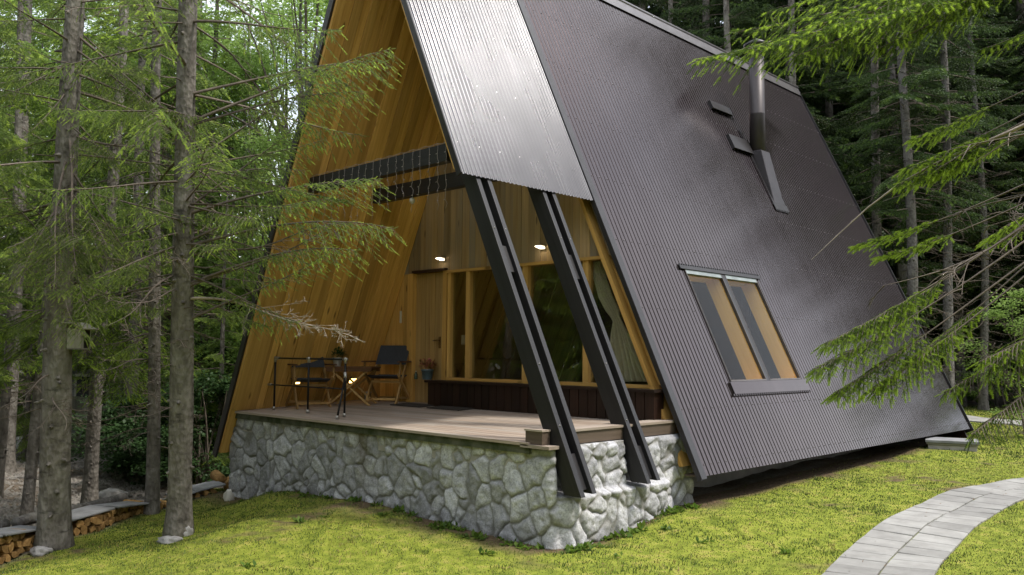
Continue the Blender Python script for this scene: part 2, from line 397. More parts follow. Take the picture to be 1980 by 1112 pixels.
# ---- gable wall: header planks, door, glazing, bench
ZD0, ZHD = 1.205, 3.30
def deckz(y): return 1.1 + .045*(y-6.36)
random.seed(11)
mb = MB(); x = lx(ZHD, .02)
def ztop(x): return ZR - abs(x-XR)/T + (.03 if x < XR else -.2)
while x < rx(ZHD, .1):
    wv = random.uniform(.11, .17); x1 = min(x+wv-.004, rx(ZHD, .1)); o_ = random.choice((.0, .008))
    if min(ztop(x), ztop(x1)) > ZHD: mb.plank(x, x1, YW-o_, YW+.06, ZHD, ztop(x), ztop(x1))
    x += wv
hw = mb.obj('gable_boards', M_grey_pine, house); hw['label'] = 'vertical weathered pine planks above the door and glazing'
mb = MB(); x = lx(ZD0, .02)
while x < -11.0:
    wv = random.uniform(.11, .15); x1 = min(x+wv-.004, -11.0); o_ = random.choice((.0, .008))
    mb.plank(x, x1, YW-o_, YW+.06, ZD0-.1, min(ZHD-.003, ztop(x)), min(ZHD-.003, ztop(x1))); x += wv
mb.obj('wall_boards', M_pine, house)
# door in its recess
mb = MB(); mb.box(-11.0, -10.86, YW-.025, YW+.10, ZD0-.05, ZHD-.003, along=2); mb.box(-10.13, -10.04, YW-.02, YW+.1, ZD0-.05, ZHD-.003, along=2)
mb.obj('door_frame', M_pine, house)
mb = MB(); mb.box(-10.86, -10.04, YW-.06, YW+.02, ZHD-.004, ZHD+.036); mb.obj('door_lintel', M_brown, house)
mb = MB(); xx = -10.855
for k in range(6):
    mb.box(xx, xx+.1155, YW+.045-(.004 if k % 2 else 0), YW+.09, ZD0-.02, ZHD-.015, along=2); xx += .12
door = mb.obj('door', M_door, house)
mb = MB(); mb.box(-10.855, -10.14, YW+.03, YW+.1, ZD0-.045, ZD0-.022); mb.obj('threshold', M_fasc, house)
mb = MB(); mb.bar((-10.25, YW+.04, 2.2), (-10.25, YW-.01, 2.2), .011); mb.bar((-10.25, YW-.01, 2.2), (-10.36, YW-.01, 2.2), .010); mb.box(-10.272, -10.228, YW+.032, YW+.04, 2.08, 2.26)
h = mb.obj('handle', simple('bronze_handle', (.16,.09,.03), .4, .6), door, local=True)
# glazing
posts = [(-10.02,-9.955), (-9.60,-9.505), (-8.40,-8.29), (-7.28,-7.185)]
SILL = 1.63
mbf = MB()
for a, b in posts: mbf = MB(); mbf.box(a, b, YW-.01, YW+.09, SILL, ZHD-.003, along=2); mbf.obj('mullion', M_pine_light, house)
mb = MB(); mb.box(-10.02, rx(SILL, .2), YW-.03, YW+.1, SILL-.07, SILL-.002); mb.obj('window_sill', M_pine, house)
mb = MB(); mb.box(-10.03, rx(ZHD,.2), YW-.045, YW+.09, ZHD-.045, ZHD-.004); mb.obj('header_rail', M_pine, house)
mb = MB(); a = np.array([-6.96-.02, YW-.012, ZHD-.05]); e = np.array([-6.06, YW-.012, SILL])
mb.board(a, e-a, (.165, 0, 0), (0, .1, 0)); mb.obj('slanted_frame', M_pine_light, house)
def glass_mat(name, refl, tint, k=1.5):
    t = NT(name); tr = t.n('ShaderNodeBsdfTransparent'); tr.inputs[0].default_value = (*tint, 1)
    g = t.n('ShaderNodeBsdfGlossy'); g.inputs['Roughness'].default_value = 0.012
    lw = t.n('ShaderNodeLayerWeight'); lw.inputs[0].default_value = .5
    f = t.math('MINIMUM', t.math('ADD', t.math('MULTIPLY', t.math('POWER', lw.outputs['Facing'], 3.5), k), refl), 1.0)
    mx = t.n('ShaderNodeMixShader'); t.set(mx.inputs[0], f); t.set(mx.inputs[1], tr.outputs[0]); t.set(mx.inputs[2], g.outputs[0])
    return t.done(mx.outputs[0])
M_glass = glass_mat('window_glass', .10, (.84,.86,.83), .5)
edges = [-9.955,-9.60,-9.505,-8.40,-8.29,-7.28,-7.185]
for a, b in ((edges[0],edges[1]), (edges[2],edges[3]), (edges[4],edges[5])):
    mb = MB(); mb.box(a, b, YW+.05, YW+.058, SILL, ZHD-.045); mb.obj('window_pane', M_glass, house)
mb = MB(); V = [(edges[6], y, z) for y in (YW+.05, YW+.058) for z in (SILL, ZHD-.05)]
tr = -6.94; br = -6.04
mb.add([(edges[6],YW+.05,SILL),(br,YW+.05,SILL),(tr,YW+.05,ZHD-.05),(edges[6],YW+.05,ZHD-.05),(edges[6],YW+.058,SILL),(br,YW+.058,SILL),(tr,YW+.058,ZHD-.05),(edges[6],YW+.058,ZHD-.05)],
       [(0,1,2,3),(7,6,5,4),(0,4,5,1),(1,5,6,2),(2,6,7,3),(3,7,4,0)]); mb.obj('window_pane', M_glass, house)
# bench-high boarded knee wall
KY, KX0 = 8.47, -10.13
mb = MB(); x = KX0; kx1 = -5.93
while x < kx1-.02:
    wv = random.uniform(.13, .16); x1 = min(x+wv-.012, kx1)
    mb.board((x, KY, deckz(KY)-.03), (0, 0, SILL-.08-deckz(KY)+.03), (x1-x, 0, 0), (0, .03, 0)); x += wv
mb.box(KX0+.005, kx1-.01, KY+.012, KY+.2, deckz(KY)-.03, SILL-.085); mb.obj('knee_wall', M_brown, house)
mb = MB(); mb.box(KX0-.05, kx1+.02, KY-.035, YW-.032, SILL-.079, SILL-.045); mb.obj('ledge', M_brown, house)

# ---- porch deck
mb = MB(); random.seed(5); y = 6.335; k = 0
while y < YW+.05:
    wv = .112; x0 = lx(1.15, -.02); cuts = [x0] + sorted(random.uniform(x0+1, -7) for _ in range(2)) + [-5.99]
    for a, b in zip(cuts[:-1], cuts[1:]):
        mb.board((a+.0015, y, deckz(y)-.03), (b-a-.003, 0, 0), (0, wv-.007, .045*(wv-.007)), (0, 0, .03), random.uniform(.25, .9))
    y += wv
mb.obj('deck', M_deck, house)
mb = MB(); mb.box(-12.15, -6.0, 6.42, 8.9, .8, 1.03); mb.obj('deck_base', M_concrete, house)
t = NT('mossy_edge'); co = t.coord(); cc = t.mix(t.ramp(t.noise(co, 5, 5), [(.38, 0.0), (.6, 1.0)]), (.035,.045,.02), (.10,.10,.075)); M_moss = t.done(t.pbsdf(cc, .95, 0, .2, t.bump(t.noise(co, 60, 4), .6, .01)))
mb = MB(); mb.box(lx(1.02,-.02), -6.0, 6.365, 6.41, .985, 1.064); mb.obj('deck_edge', M_moss, house)
mb = MB(); mb.box(-5.985, -5.765, 6.70, 8.66, 1.075, 1.20, along=1); mb.obj('kerb_beam', M_fasc, house)
mb = MB(); mb.box(-6.0, -5.75, 6.70, 8.70, 1.202, 1.228, along=1); mb.obj('kerb_cap', M_deck, house)
mb = MB(); mb.box(-6.06, -5.83, 6.375, 6.49, 1.085, 1.215, along=0); mb.obj('corner_block', M_fasc, house)
mb = MB(); mb.box(-6.10, -5.70, 6.335, 6.49, 1.05, 1.082, along=0); mb.obj('corner_plate', M_deck, house)
mb = MB(); mb.box(-6.07, -5.82, 6.365, 6.493, 1.217, 1.236, along=0); mb.obj('corner_cap', M_deck, house)

# ---- rafter frames on the open side: two planks each, with packing and bolts
def rafter(y, zb):
    mb = MB()
    for dy in (0, .175):
        z1 = ZR-.45; o0, o1 = .012, .215
        a = np.array([rx(z1, o0), y+dy, z1]); b = np.array([rx(z1, o1), y+dy, z1])
        c = np.array([rx(zb, o1), y+dy, zb+(.02 if dy else 0)]); d = np.array([rx(zb, o0), y+dy, zb+(.02 if dy else 0)])
        P = [a, b, c, d]; Q = [p + np.array([0, .066, 0]) for p in P]; L = np.linalg.norm(d-a)
        B = [(0,0,0),(0,.29,0),(L,.29,0),(L,0,0),(0,0,.07),(0,.29,.07),(L,.29,.07),(L,0,.07)]
        mb.add(P+Q, [(0,1,2,3),(7,6,5,4),(0,4,5,1),(1,5,6,2),(2,6,7,3),(3,7,4,0)], B)
    return mb.obj('rafter', M_dark, house, .004)
for y, zb in ((6.50, .60), (7.62, .62)):
    r = rafter(y, zb)
    for z, l in ((1.0, .34), (3.2, .3)):
        mb = MB(); a = np.array([rx(z, .05), y+.07, z]); D = np.array([rx(z-l, .05)-rx(z, .05), 0, -l]); mb.board(a, D, (0, .10, 0), -NR*.14); mb.obj('packing', M_dark, r, local=True)
    M_bolt = simple('bolt_steel', (.2,.19,.18), .35, .9)
    for z in (1.28, 1.9, 3.4):
        for dy in (.033, .208):
            p = np.array([rx(z, .012), y+dy, z]); mb = MB(); mb.bar(p-NR*.004, p+NR*.006, .010, 8); mb.obj('bolt', M_bolt, r, local=True)
# collar beams from the left slope to the rafters
for y in (6.54, 7.68):
    mb = MB(); mb.box(lx(4.39, .1), rx(4.39, .36) if y < 7 else rx(4.39, .36), y, y+.12, 4.285, 4.50); mb.obj('collar_beam', M_dark, house, .004)

# ---- roof windows
for k, (a, b) in enumerate(((WY0, WYM-.04), (WYM+.06, WY1))):
    f = MB()
    slope_strip(f, a, a+.012, WZ0, WZ1, -.016, .03); slope_strip(f, b-.012, b, WZ0, WZ1, -.016, .03)
    slope_strip(f, a+.012, b-.012, WZ0, WZ0+.02, -.016, .03)
    fo = f.obj('roof_window', simple('window_frame_brown', (.10,.085,.08), .4, .3), house)
    f = MB(); slope_strip(f, a+.012, b-.012, WZ1-.07, WZ1, -.012, .03); f.obj('top_rail', simple('window_rail_grey', (.22,.25,.25), .4, .2), fo, local=True)
    g = MB(); slope_strip(g, a+.012, b-.012, WZ0+.02, WZ1-.07, .012, .018); g.obj('pane', glass_mat('roof_glass', .006, (.95,.95,.94), .16) if k == 0 else bpy.data.materials['roof_glass'], fo, local=True)
    rv = MB()
    for yy in (a-.004, b-.008): slope_strip(rv, yy, yy+.012, WZ0-.02, WZ1+.02, .032, .27)
    slope_strip(rv, a+.01, b-.01, WZ1-.03, WZ1-.015, .032, .27); slope_strip(rv, a+.01, b-.01, WZ0-.0, WZ0+.015, .032, .27)
    rv.obj('reveal', M_reveal, fo, local=True)
mb = MB(); slope_strip(mb, WYM-.038, WYM+.058, WZ0, WZ1, -.012, .03); mb.obj('window_divider', M_trim, house)
mb = MB()
corr_y = np.arange(WY0-.10, WY1+.12, .06)
slope_strip(mb, WY0-.12, WY1+.12, WZ1-.005, WZ1+.045, -.03, -.012)
for y in corr_y: slope_strip(mb, y, y+.022, WZ1+.045, WZ1+.07, -.028, -.008)
mb.obj('window_flashing', M_trim, house)
mb = MB(); slope_strip(mb, WY0-.06, WY1+.12, WZ0-.16, WZ0-.003, -.03, -.012)
for y in corr_y: slope_strip(mb, y, y+.025, WZ0-.185, WZ0-.16, -.028, -.01)
mb.obj('window_flashing', M_roof, house)
# ---- roof vents
for (u0, v0, u1, v1, hh) in ((1371,203,1405,212,.05), (1406,266,1441,277,.17)):
    p, q = onroof(u0, v0), onroof(u1, v1); z1 = (p[2]+q[2])/2; y0, y1 = p[1], q[1]
    mb = MB(); slope_strip(mb, y0, y1, z1-hh-.05, z1+.04, -.06, -.05); slope_strip(mb, y0-.012, y0, z1-hh-.05, z1+.06, -.06, .0); slope_strip(mb, y1, y1+.012, z1-hh-.05, z1+.06, -.06, .0)
    slope_strip(mb, y0, y1, z1+.04, z1+.055, -.06, .0)
    for j in range(6): yy = y0+(y1-y0)*(j+.3)/6; slope_strip(mb, yy, yy+.02, z1-hh-.05, z1-hh-.035, -.05, -.01)
    mb.obj('roof_vent', M_trim, house)
# ---- flue with its flashing
fb = onroof(1474, 330); fy = fb[1]; fz = fb[2]
ft = oy(1463, 128, fy); fx = onroof(1466, 300)[0]
FXC = (oy(1463, 200, fy)[0] + oy(1466, 280, fy)[0])/2
FH = oy(1463,100,fy)[2]-(oy(1463,300,fy)[2]-.25)
mb = MB(); mb.lathe([(.145, 0), (.145, 1.0), (.148, 1.01), (.148, 1.03), (.143, 1.04), (.14, FH)], (FXC, fy, oy(1463,300,fy)[2]-.25), 20)
flue = mb.obj('flue', simple('flue_steel', (.04,.034,.035), .48, .5, .2, 3, .03), house)
ztop = oy(1463,300,fy)[2]-.25+FH
mb = MB(); mb.lathe([(.22, 0), (.24, .05), (.03, .17)], (FXC, fy, ztop+.08), 18); mb.lathe([(.1, -.1), (.1, .1)], (FXC, fy, ztop+.05), 12); mb.obj('flue_cap', M_trim, flue, local=True)
zj = oy(1463,300,fy)[2]
# a saddle of folded sheet: wide where it meets the slope, narrowing to the pipe
ya, yb = fy-.19, fy+.19; zr_ = zj-.05; xr_ = FXC
zu = ZR-(FXC-.17-XR)/T; zl = ZR-(FXC+.17-XR)/T
za, zb_ = zj+.0, onroof(1487, 392)[2]
Vt = [(FXC-.155, ya+.03, zj+.05), (FXC+.155, ya+.03, zj+.05), (FXC+.155, yb-.03, zj+.05), (FXC-.155, yb-.03, zj+.05)]
def onr(z, y, o): p = np.array([rx(z), y, z])+NR*o; return tuple(p)
Vb = [onr(zj+.05, ya, .0), onr(zb_, ya, .02), onr(zb_, yb, .02), onr(zj+.05, yb, .0)]
mb = MB(); mb.add(Vt+Vb, [(0,1,2,3),(0,4,5,1),(1,5,6,2),(2,6,7,3),(3,7,4,0)]); mb.obj('flue_flashing', simple('flashing_steel', (.03,.025,.026), .38, .4, .3, 4, .05), house, .012)
mb = MB(); slope_strip(mb, ya-.06, yb+.08, zb_-.10, zb_+.02, -.024, -.014); slope_strip(mb, ya-.05, ya, zb_, zj+.5, -.022, -.014); slope_strip(mb, yb, yb+.05, zb_, zj+.5, -.022, -.014)
for j in range(8): slope_strip(mb, ya-.05+j*.06, ya-.02+j*.06, zb_-.13, zb_-.10, -.024, -.012)
mb.obj('flue_flashing', M_trim, house)

# ------------------------------------------------------------------ stone base of the porch: one relief of rounded field stones
def stone_base():
    xc, yf = -5.73, 6.425; XL, YB = -12.36, 8.93; rr = .07
    Lf = (xc-rr)-XL; La = rr*pi/2; Ls = YB-(yf+rr); S0 = Lf+La+Ls
    res = .0145; ns = int(S0/res); nz = int(1.75/res); z0, z1 = -.62, 1.065
    s = np.linspace(0, S0, ns); z = np.linspace(z0, z1, nz); SS, ZZ = np.meshgrid(s, z); P = np.stack([SS.ravel(), ZZ.ravel()], 1)
    rng = np.random.default_rng(8); seeds = []
    gx, gz_ = .225, .19
    for j in range(int(1.9/gz_)+2):
        for i in range(int(S0/gx)+2):
            if rng.random() < .17: continue
            seeds.append((i*gx + (j % 2)*gx*.5 + rng.normal(0, .08), z0-.1 + j*gz_ + rng.normal(0, .06)))
    seeds = np.array(seeds); K = len(seeds)
    ang = rng.uniform(-.6, .6, K); asp = rng.uniform(.75, 1.35, K); rad = rng.uniform(-.05, .055, K)
    warp = np.stack([fbm(P, 7, 3, 1)-.45, fbm(P, 7, 3, 2)-.45], 1)*.075; Q = P+warp
    f1 = np.full(len(P), 9.); f2 = np.full(len(P), 9.); idx = np.zeros(len(P), int)
    for k in range(K):
        d = Q-seeds[k]; c, sn = cos(ang[k]), sin(ang[k])
        dd = np.sqrt(((c*d[:,0]+sn*d[:,1])*asp[k])**2 + ((-sn*d[:,0]+c*d[:,1])/asp[k])**2) - rad[k]
        new = dd < f1; f2 = np.where(new, f1, np.minimum(f2, dd)); idx = np.where(new, k, idx); f1 = np.where(new, dd, f1)
    e = f2-f1
    body = np.clip(e/.085, 0, 1)**.4*smooth01(e/.028); prot = rng.uniform(.024, .042, K); tx = rng.normal(0, .07, K); tz = rng.normal(0, .07, K); rnd = rng.random(K)
    rel = Q-seeds[idx]
    facet = np.maximum.reduce([fbm(P*[1,1], 9, 3, 5)-.45, .25*(fbm(P, 4, 2, 6)-.5)])
    h = body*(prot[idx] + tx[idx]*rel[:,0] + tz[idx]*rel[:,1] + .014*facet) + .016*(fbm(P, 38, 3, 3)-.45)*(.4+body) + .018*(fbm(P, 15, 3, 4)-.45)*(.3+body)
    zz = P[:,1]; top = smooth01((z1-zz)/.05); h = h*top
    # lower ledge carrying the rafter feet on the right-hand face
    sr = P[:,0]-Lf-La; led = smooth01((sr+.0)/.1)*smooth01((.60-zz)/.05)*.10*smooth01((2.0-sr)/.3); h = h+led
    yy = yf+rr+sr
    for n0_, n1_ in ((6.485, 6.765), (7.605, 7.885)):
        nt = smooth01((yy-n0_)/.02+.5)*smooth01((n1_-yy)/.02+.5)*smooth01((zz-.575)/.03); h = h*(1-nt) - .36*nt*(sr > -.02)
    # base line in plan with a rounded corner
    ss = P[:,0]; a = np.clip((ss-Lf)/La, 0, 1)*pi/2
    bx = np.where(ss < Lf, XL+ss, xc-rr+rr*np.sin(a)); by = np.where(ss < Lf, yf, yf+rr-rr*np.cos(a)) + np.where(ss > Lf+La, ss-Lf-La, 0)
    nx, ny = np.sin(a), -np.cos(a)
    V = np.stack([bx+nx*h, by+ny*h, zz], 1)
    i = (np.arange(nz-1)[:,None]*ns + np.arange(ns-1)[None,:]); Fq = np.stack([i, i+1, i+ns+1, i+ns], -1).reshape(-1, 4)
    # return lip on the top so the relief has thickness
    lip = V[(nz-1)*ns:].copy(); n0 = len(V); inn = lip.copy(); inn[:,0] -= nx[(nz-1)*ns:]*.35; inn[:,1] -= ny[(nz-1)*ns:]*.25; inn[:,2] -= .0
    V = np.concatenate([V, inn]); j = np.arange(ns-1); Fq = np.concatenate([Fq, np.stack([(nz-1)*ns+j, (nz-1)*ns+j+1, n0+j+1, n0+j], 1)])
    # far end faces (return inwards)
    def end(col, dx, dy):
        nonlocal V, Fq
        c = np.arange(nz)*ns+col; e2 = V[c].copy(); e2[:,0] += dx; e2[:,1] += dy; b = len(V); V = np.concatenate([V, e2]); q = np.arange(nz-1)
        f = np.stack([c[q], c[q+1], b+q+1, b+q], 1); Fq = np.concatenate([Fq, f if col == 0 else f[:, ::-1]])
    end(0, .02, .6); end(ns-1, -.6, 0)
    pad = len(V)-n0
    me = np_mesh('stone_base', V, Fq, {'mortar': np.concatenate([1-smooth01(e/.042), np.ones(pad)]), 'rnd': np.concatenate([rnd[idx], np.full(pad, .5)])}, True)
    t = NT('field_stone'); co = t.coord(); r = t.attr('rnd'); m = t.attr('mortar')
    n = t.noise(co, 9, 6, .65); n2 = t.noise(co, 55, 5, .7); n3 = t.noise(co, 1.1, 3)
    c = t.ramp(n, [(.25, (.25,.25,.275)), (.5, (.42,.42,.445)), (.75, (.60,.595,.60))])
    c = t.mix(1.0, c, t.ramp(r, [(0, .62), (1, 1.25)]), 'MULTIPLY')
    c = t.mix(t.ramp(n2, [(.35, .55), (.55, 0.0)]), c, (.12,.12,.12))
    c = t.mix(t.math('MULTIPLY', m, .85), c, t.mix(n, (.13,.125,.11), (.24,.235,.215)))
    sx = t.n('ShaderNodeSeparateXYZ'); t.set(sx.inputs[0], co)
    # moss in patches near the top and low on the corner; a rusty run below the deck edge
    mo = t.math('MULTIPLY', t.ramp(n3, [(.46, 0.0), (.62, 1.0)]), t.ramp(t.noise(co, 7, 4), [(.42, 0.0), (.6, 1.0)]))
    c = t.mix(t.math('MULTIPLY', mo, .22), c, (.17,.16,.08))
    dx = t.math('ABSOLUTE', t.math('ADD', sx.outputs[0], 8.92)); run = t.math('MULTIPLY', t.ramp(t.math('ADD', dx, t.math('MULTIPLY', n, .22)), [(.12, 1.0), (.30, 0.0)]), t.ramp(sx.outputs[2], [(.35, 0.15), (1.0, 1.0)]))
    c = t.mix(t.math('MULTIPLY', run, .8), c, t.mix(n2, (.10,.055,.012), (.05,.055,.015)))
    mt = t.done(t.pbsdf(c, .9, 0, .25, t.bump(n2, .5, .012)))
    o = link('stone_base', me, mt, house); o['label'] = 'grey rounded field stones set in mortar under the porch'
stone_base()
# ------------------------------------------------------------------ ground, lawn, path
# edge between lawn and forest floor on the left: the firewood edging (plan points)
EDGE = [og(u, v)[:2] for u, v in ((0,1092),(75,1062),(132,1040),(194,1027),(234,1009),(264,998),(311,986),(365,969),(436,952))]
EDGE = np.array(EDGE)
ex = np.concatenate([[EDGE[0]+(EDGE[0]-EDGE[2])*3], EDGE, [[-15.0,7.2],[-13.2,9.5],[-13.0,19.5],[-11,25],[-9,40],[-12,80]]])
def seg_side(x, y):
    """signed distance to the edging, positive on the lawn side"""
    P = np.stack([x, y], 1); best = np.full(len(P), 1e9); sg = np.zeros(len(P))
    for a, b in zip(ex[:-1], ex[1:]):
        ab = b-a; tt = np.clip(((P-a)@ab)/(ab@ab), 0, 1); d = P-(a+tt[:,None]*ab); dd = np.sqrt((d**2).sum(1))
        cr_ = ab[0]*(P[:,1]-a[1]) - ab[1]*(P[:,0]-a[0]); new = dd < best; best = np.where(new, dd, best); sg = np.where(new, np.sign(-cr_), sg)
    return best*sg
def lawn_mask(x, y):
    P = np.stack([x, y], 1)
    m = smooth01((seg_side(x, y))/.3+.5)
    m *= 1-smooth01((y-27-2*fbm(P, .4, 2))/2.5)
    house_fp = (x > -12.4) & (x < -6.0) & (y > 6.6) & (y < 18.6)
    m = np.where(house_fp, 0, m); 
    return m
def soil_mask(x, y):
    """bare, worn soil: along the stone base and in scattered patches"""
    P = np.stack([x, y], 1)
    d = np.maximum(np.maximum(-12.4-x, x+5.62), np.maximum(6.4-y, y-18.6))     # distance to the base
    n = fbm(P, 2.2, 4, 7)
    m = smooth01(1-(d-.02)/(.10+.75*smooth01((n-.38)/.2)*np.where((y < 6.5), 1, .6)))
    pm = fbm(P, .9, 4, 3); m = np.maximum(m, .95*smooth01((pm-.545)/.12)*smooth01((fbm(P, 6, 3, 9)-.35)/.2))
    return m
gxs = np.unique(np.round(np.concatenate([np.linspace(-160,-40,13), np.linspace(-40,-17,30), np.arange(-17,1.01,.09), np.linspace(1,20,24), np.linspace(20,160,15)]), 3))
gys = np.unique(np.round(np.concatenate([np.linspace(-60,0,10), np.arange(0,16,.09), np.arange(16,32,.3), np.linspace(32,60,18), np.linspace(60,240,16)]), 3))
GX, GY = np.meshgrid(gxs, gys); gx_, gy_ = GX.ravel(), GY.ravel()
gzv = ground(gx_, gy_); lm = lawn_mask(gx_, gy_); sm = soil_mask(gx_, gy_)
Pn = np.stack([gx_, gy_], 1)
gzv = gzv + .018*(fbm(Pn, 5, 3, 2)-.45) + (1-lm)*.10*(fbm(Pn, 2.3, 4, 4)-.45)
nx_ = len(gxs); i = np.arange(len(gys)-1)[:,None]*nx_ + np.arange(nx_-1)[None,:]
me = np_mesh('ground', np.stack([gx_, gy_, gzv], 1), np.stack([i, i+1, i+nx_+1, i+nx_], -1).reshape(-1,4), {'lawn': lm, 'soil': sm}, True)
t = NT('ground_soil_and_turf'); co = t.coord()
n = t.noise(co, 1.3, 5); n2 = t.noise(co, 24, 5, .7); n3 = t.noise(co, 7, 5)
turf = t.ramp(n3, [(.3, (.10,.13,.015)), (.55, (.20,.23,.03)), (.75, (.30,.26,.07))])
soil = t.ramp(n2, [(.3, (.045,.03,.018)), (.7, (.15,.105,.065))])
floor_ = t.mix(t.ramp(n, [(.4, 0.0), (.65, 1.0)]), t.ramp(n2, [(.3, (.06,.045,.032)), (.7, (.19,.15,.115))]), t.ramp(n2, [(.3, (.10,.095,.09)), (.7, (.30,.285,.27))]))
c = t.mix(t.attr('lawn'), floor_, t.mix(t.attr('soil'), turf, soil))
M_ground = t.done(t.pbsdf(c, .95, 0, .15, t.bump(n2, .7, .03)))
g = link('ground', me, M_ground); g['kind'] = 'structure'

# the garden path: two rows of concrete pavers following a curve
Lp = [og(u, v) for u, v in ((1607,1112),(1634,1081),(1691,1034),(1751,997),(1813,967),(1890,940),(1980,925))]
Rp = [og(u, v) for u, v in ((1793,1112),(1823,1066),(1858,1027),(1907,992),(1980,962))]
def polyline(P, n):
    P = np.array(P); d = np.r_[0, np.cumsum(np.linalg.norm(np.diff(P, axis=0), axis=1))]; s = np.linspace(0, d[-1], n)
    return np.stack([np.interp(s, d, P[:, k]) for k in range(P.shape[1])], 1)
Lq = polyline(Lp, 60); Rq = polyline(Rp, 60)
C0 = (Lq+Rq)/2
# centre line, extended out of frame both ways
cl = np.concatenate([[C0[0]+(C0[0]-C0[6])*k for k in (6,4,2)], C0[::6], [C0[-1]+(C0[-1]-C0[-7])*k + np.array([.05*k*k,0,0]) for k in (1.5,3,5,7)]])
cl = polyline(cl, 220)
for _ in range(14): cl[1:-1] = (cl[:-2]+cl[1:-1]*2+cl[2:])/4
cl = polyline(cl, 400)
cd_ = np.r_[0, np.cumsum(np.linalg.norm(np.diff(cl[:, :2], axis=0), axis=1))]
PW = float(np.median(np.linalg.norm((Lq-Rq)[:, :2], axis=1)))*.96
def path_pt(s, off):
    x = np.interp(s, cd_, cl[:,0]); y = np.interp(s, cd_, cl[:,1]); e = .05
    dx = np.interp(s+e, cd_, cl[:,0])-np.interp(s-e, cd_, cl[:,0]); dy = np.interp(s+e, cd_, cl[:,1])-np.interp(s-e, cd_, cl[:,1]); L = math.hypot(dx, dy)
    return np.array([x - dy/L*off, y + dx/L*off])
M_paver = (lambda t: t.done((lambda co: t.pbsdf(t.mix(1.0, t.ramp(t.noise(co, 3.5, 6, .65), [(.3,(.20,.195,.185)),(.7,(.31,.305,.29))]), t.ramp(t.attr('rnd'), [(0,.78),(1,1.12)]), 'MULTIPLY'), .9, 0, .25, t.bump(t.noise(co, 90, 4), .35, .006)))(t.coord())))(NT('concrete_pavers'))
def build_path(s0, s1, width, rows, mb, step=.30):
    for row in range(rows):
        o0 = -width/2 + row*width/rows; o1 = o0+width/rows; s = s0 + (row*.5*step if rows > 1 else 0)
        while s < s1:
            ln = step
            q = [path_pt(s+.008, o0+.008), path_pt(s+ln-.008, o0+.008), path_pt(s+ln-.008, o1-.008), path_pt(s+.008, o1-.008)]
            zc = [gz(p[0], p[1])+.022+random.uniform(-.005, .005) for p in q]
            topv = [(p[0], p[1], z) for p, z in zip(q, zc)]; botv = [(p[0], p[1], z-.07) for p, z in zip(q, zc)]
            mb.add(topv+botv, [(0,1,2,3),(0,4,5,1),(1,5,6,2),(2,6,7,3),(3,7,4,0)], None, random.random()); s += ln
random.seed(2)
mb = MB(); build_path(.3, cd_[-1]-.3, PW, 2, mb)
o = mb.obj('path', M_paver); o['kind'] = 'structure'
bv = o.modifiers.new('bevel', 'BEVEL'); bv.width = .006; bv.segments = 1
mb = MB()
fa = og(1880,812); fb_ = og(1985,820); fv = (fb_-fa)/np.linalg.norm(fb_-fa)
for k in range(-1, 14):
    p = fa+fv*k*.55; pn = np.array([-fv[1], fv[0]])*.55
    q = [p[:2]-pn, p[:2]+fv[:2]*.53-pn, p[:2]+fv[:2]*.53+pn, p[:2]+pn]
    mb.add([(a[0], a[1], gz(a[0], a[1])+.03) for a in q]+[(a[0], a[1], gz(a[0], a[1])-.05) for a in q], [(0,1,2,3),(0,4,5,1),(1,5,6,2),(2,6,7,3),(3,7,4,0)])
o = mb.obj('path', M_paver); o['kind'] = 'structure'

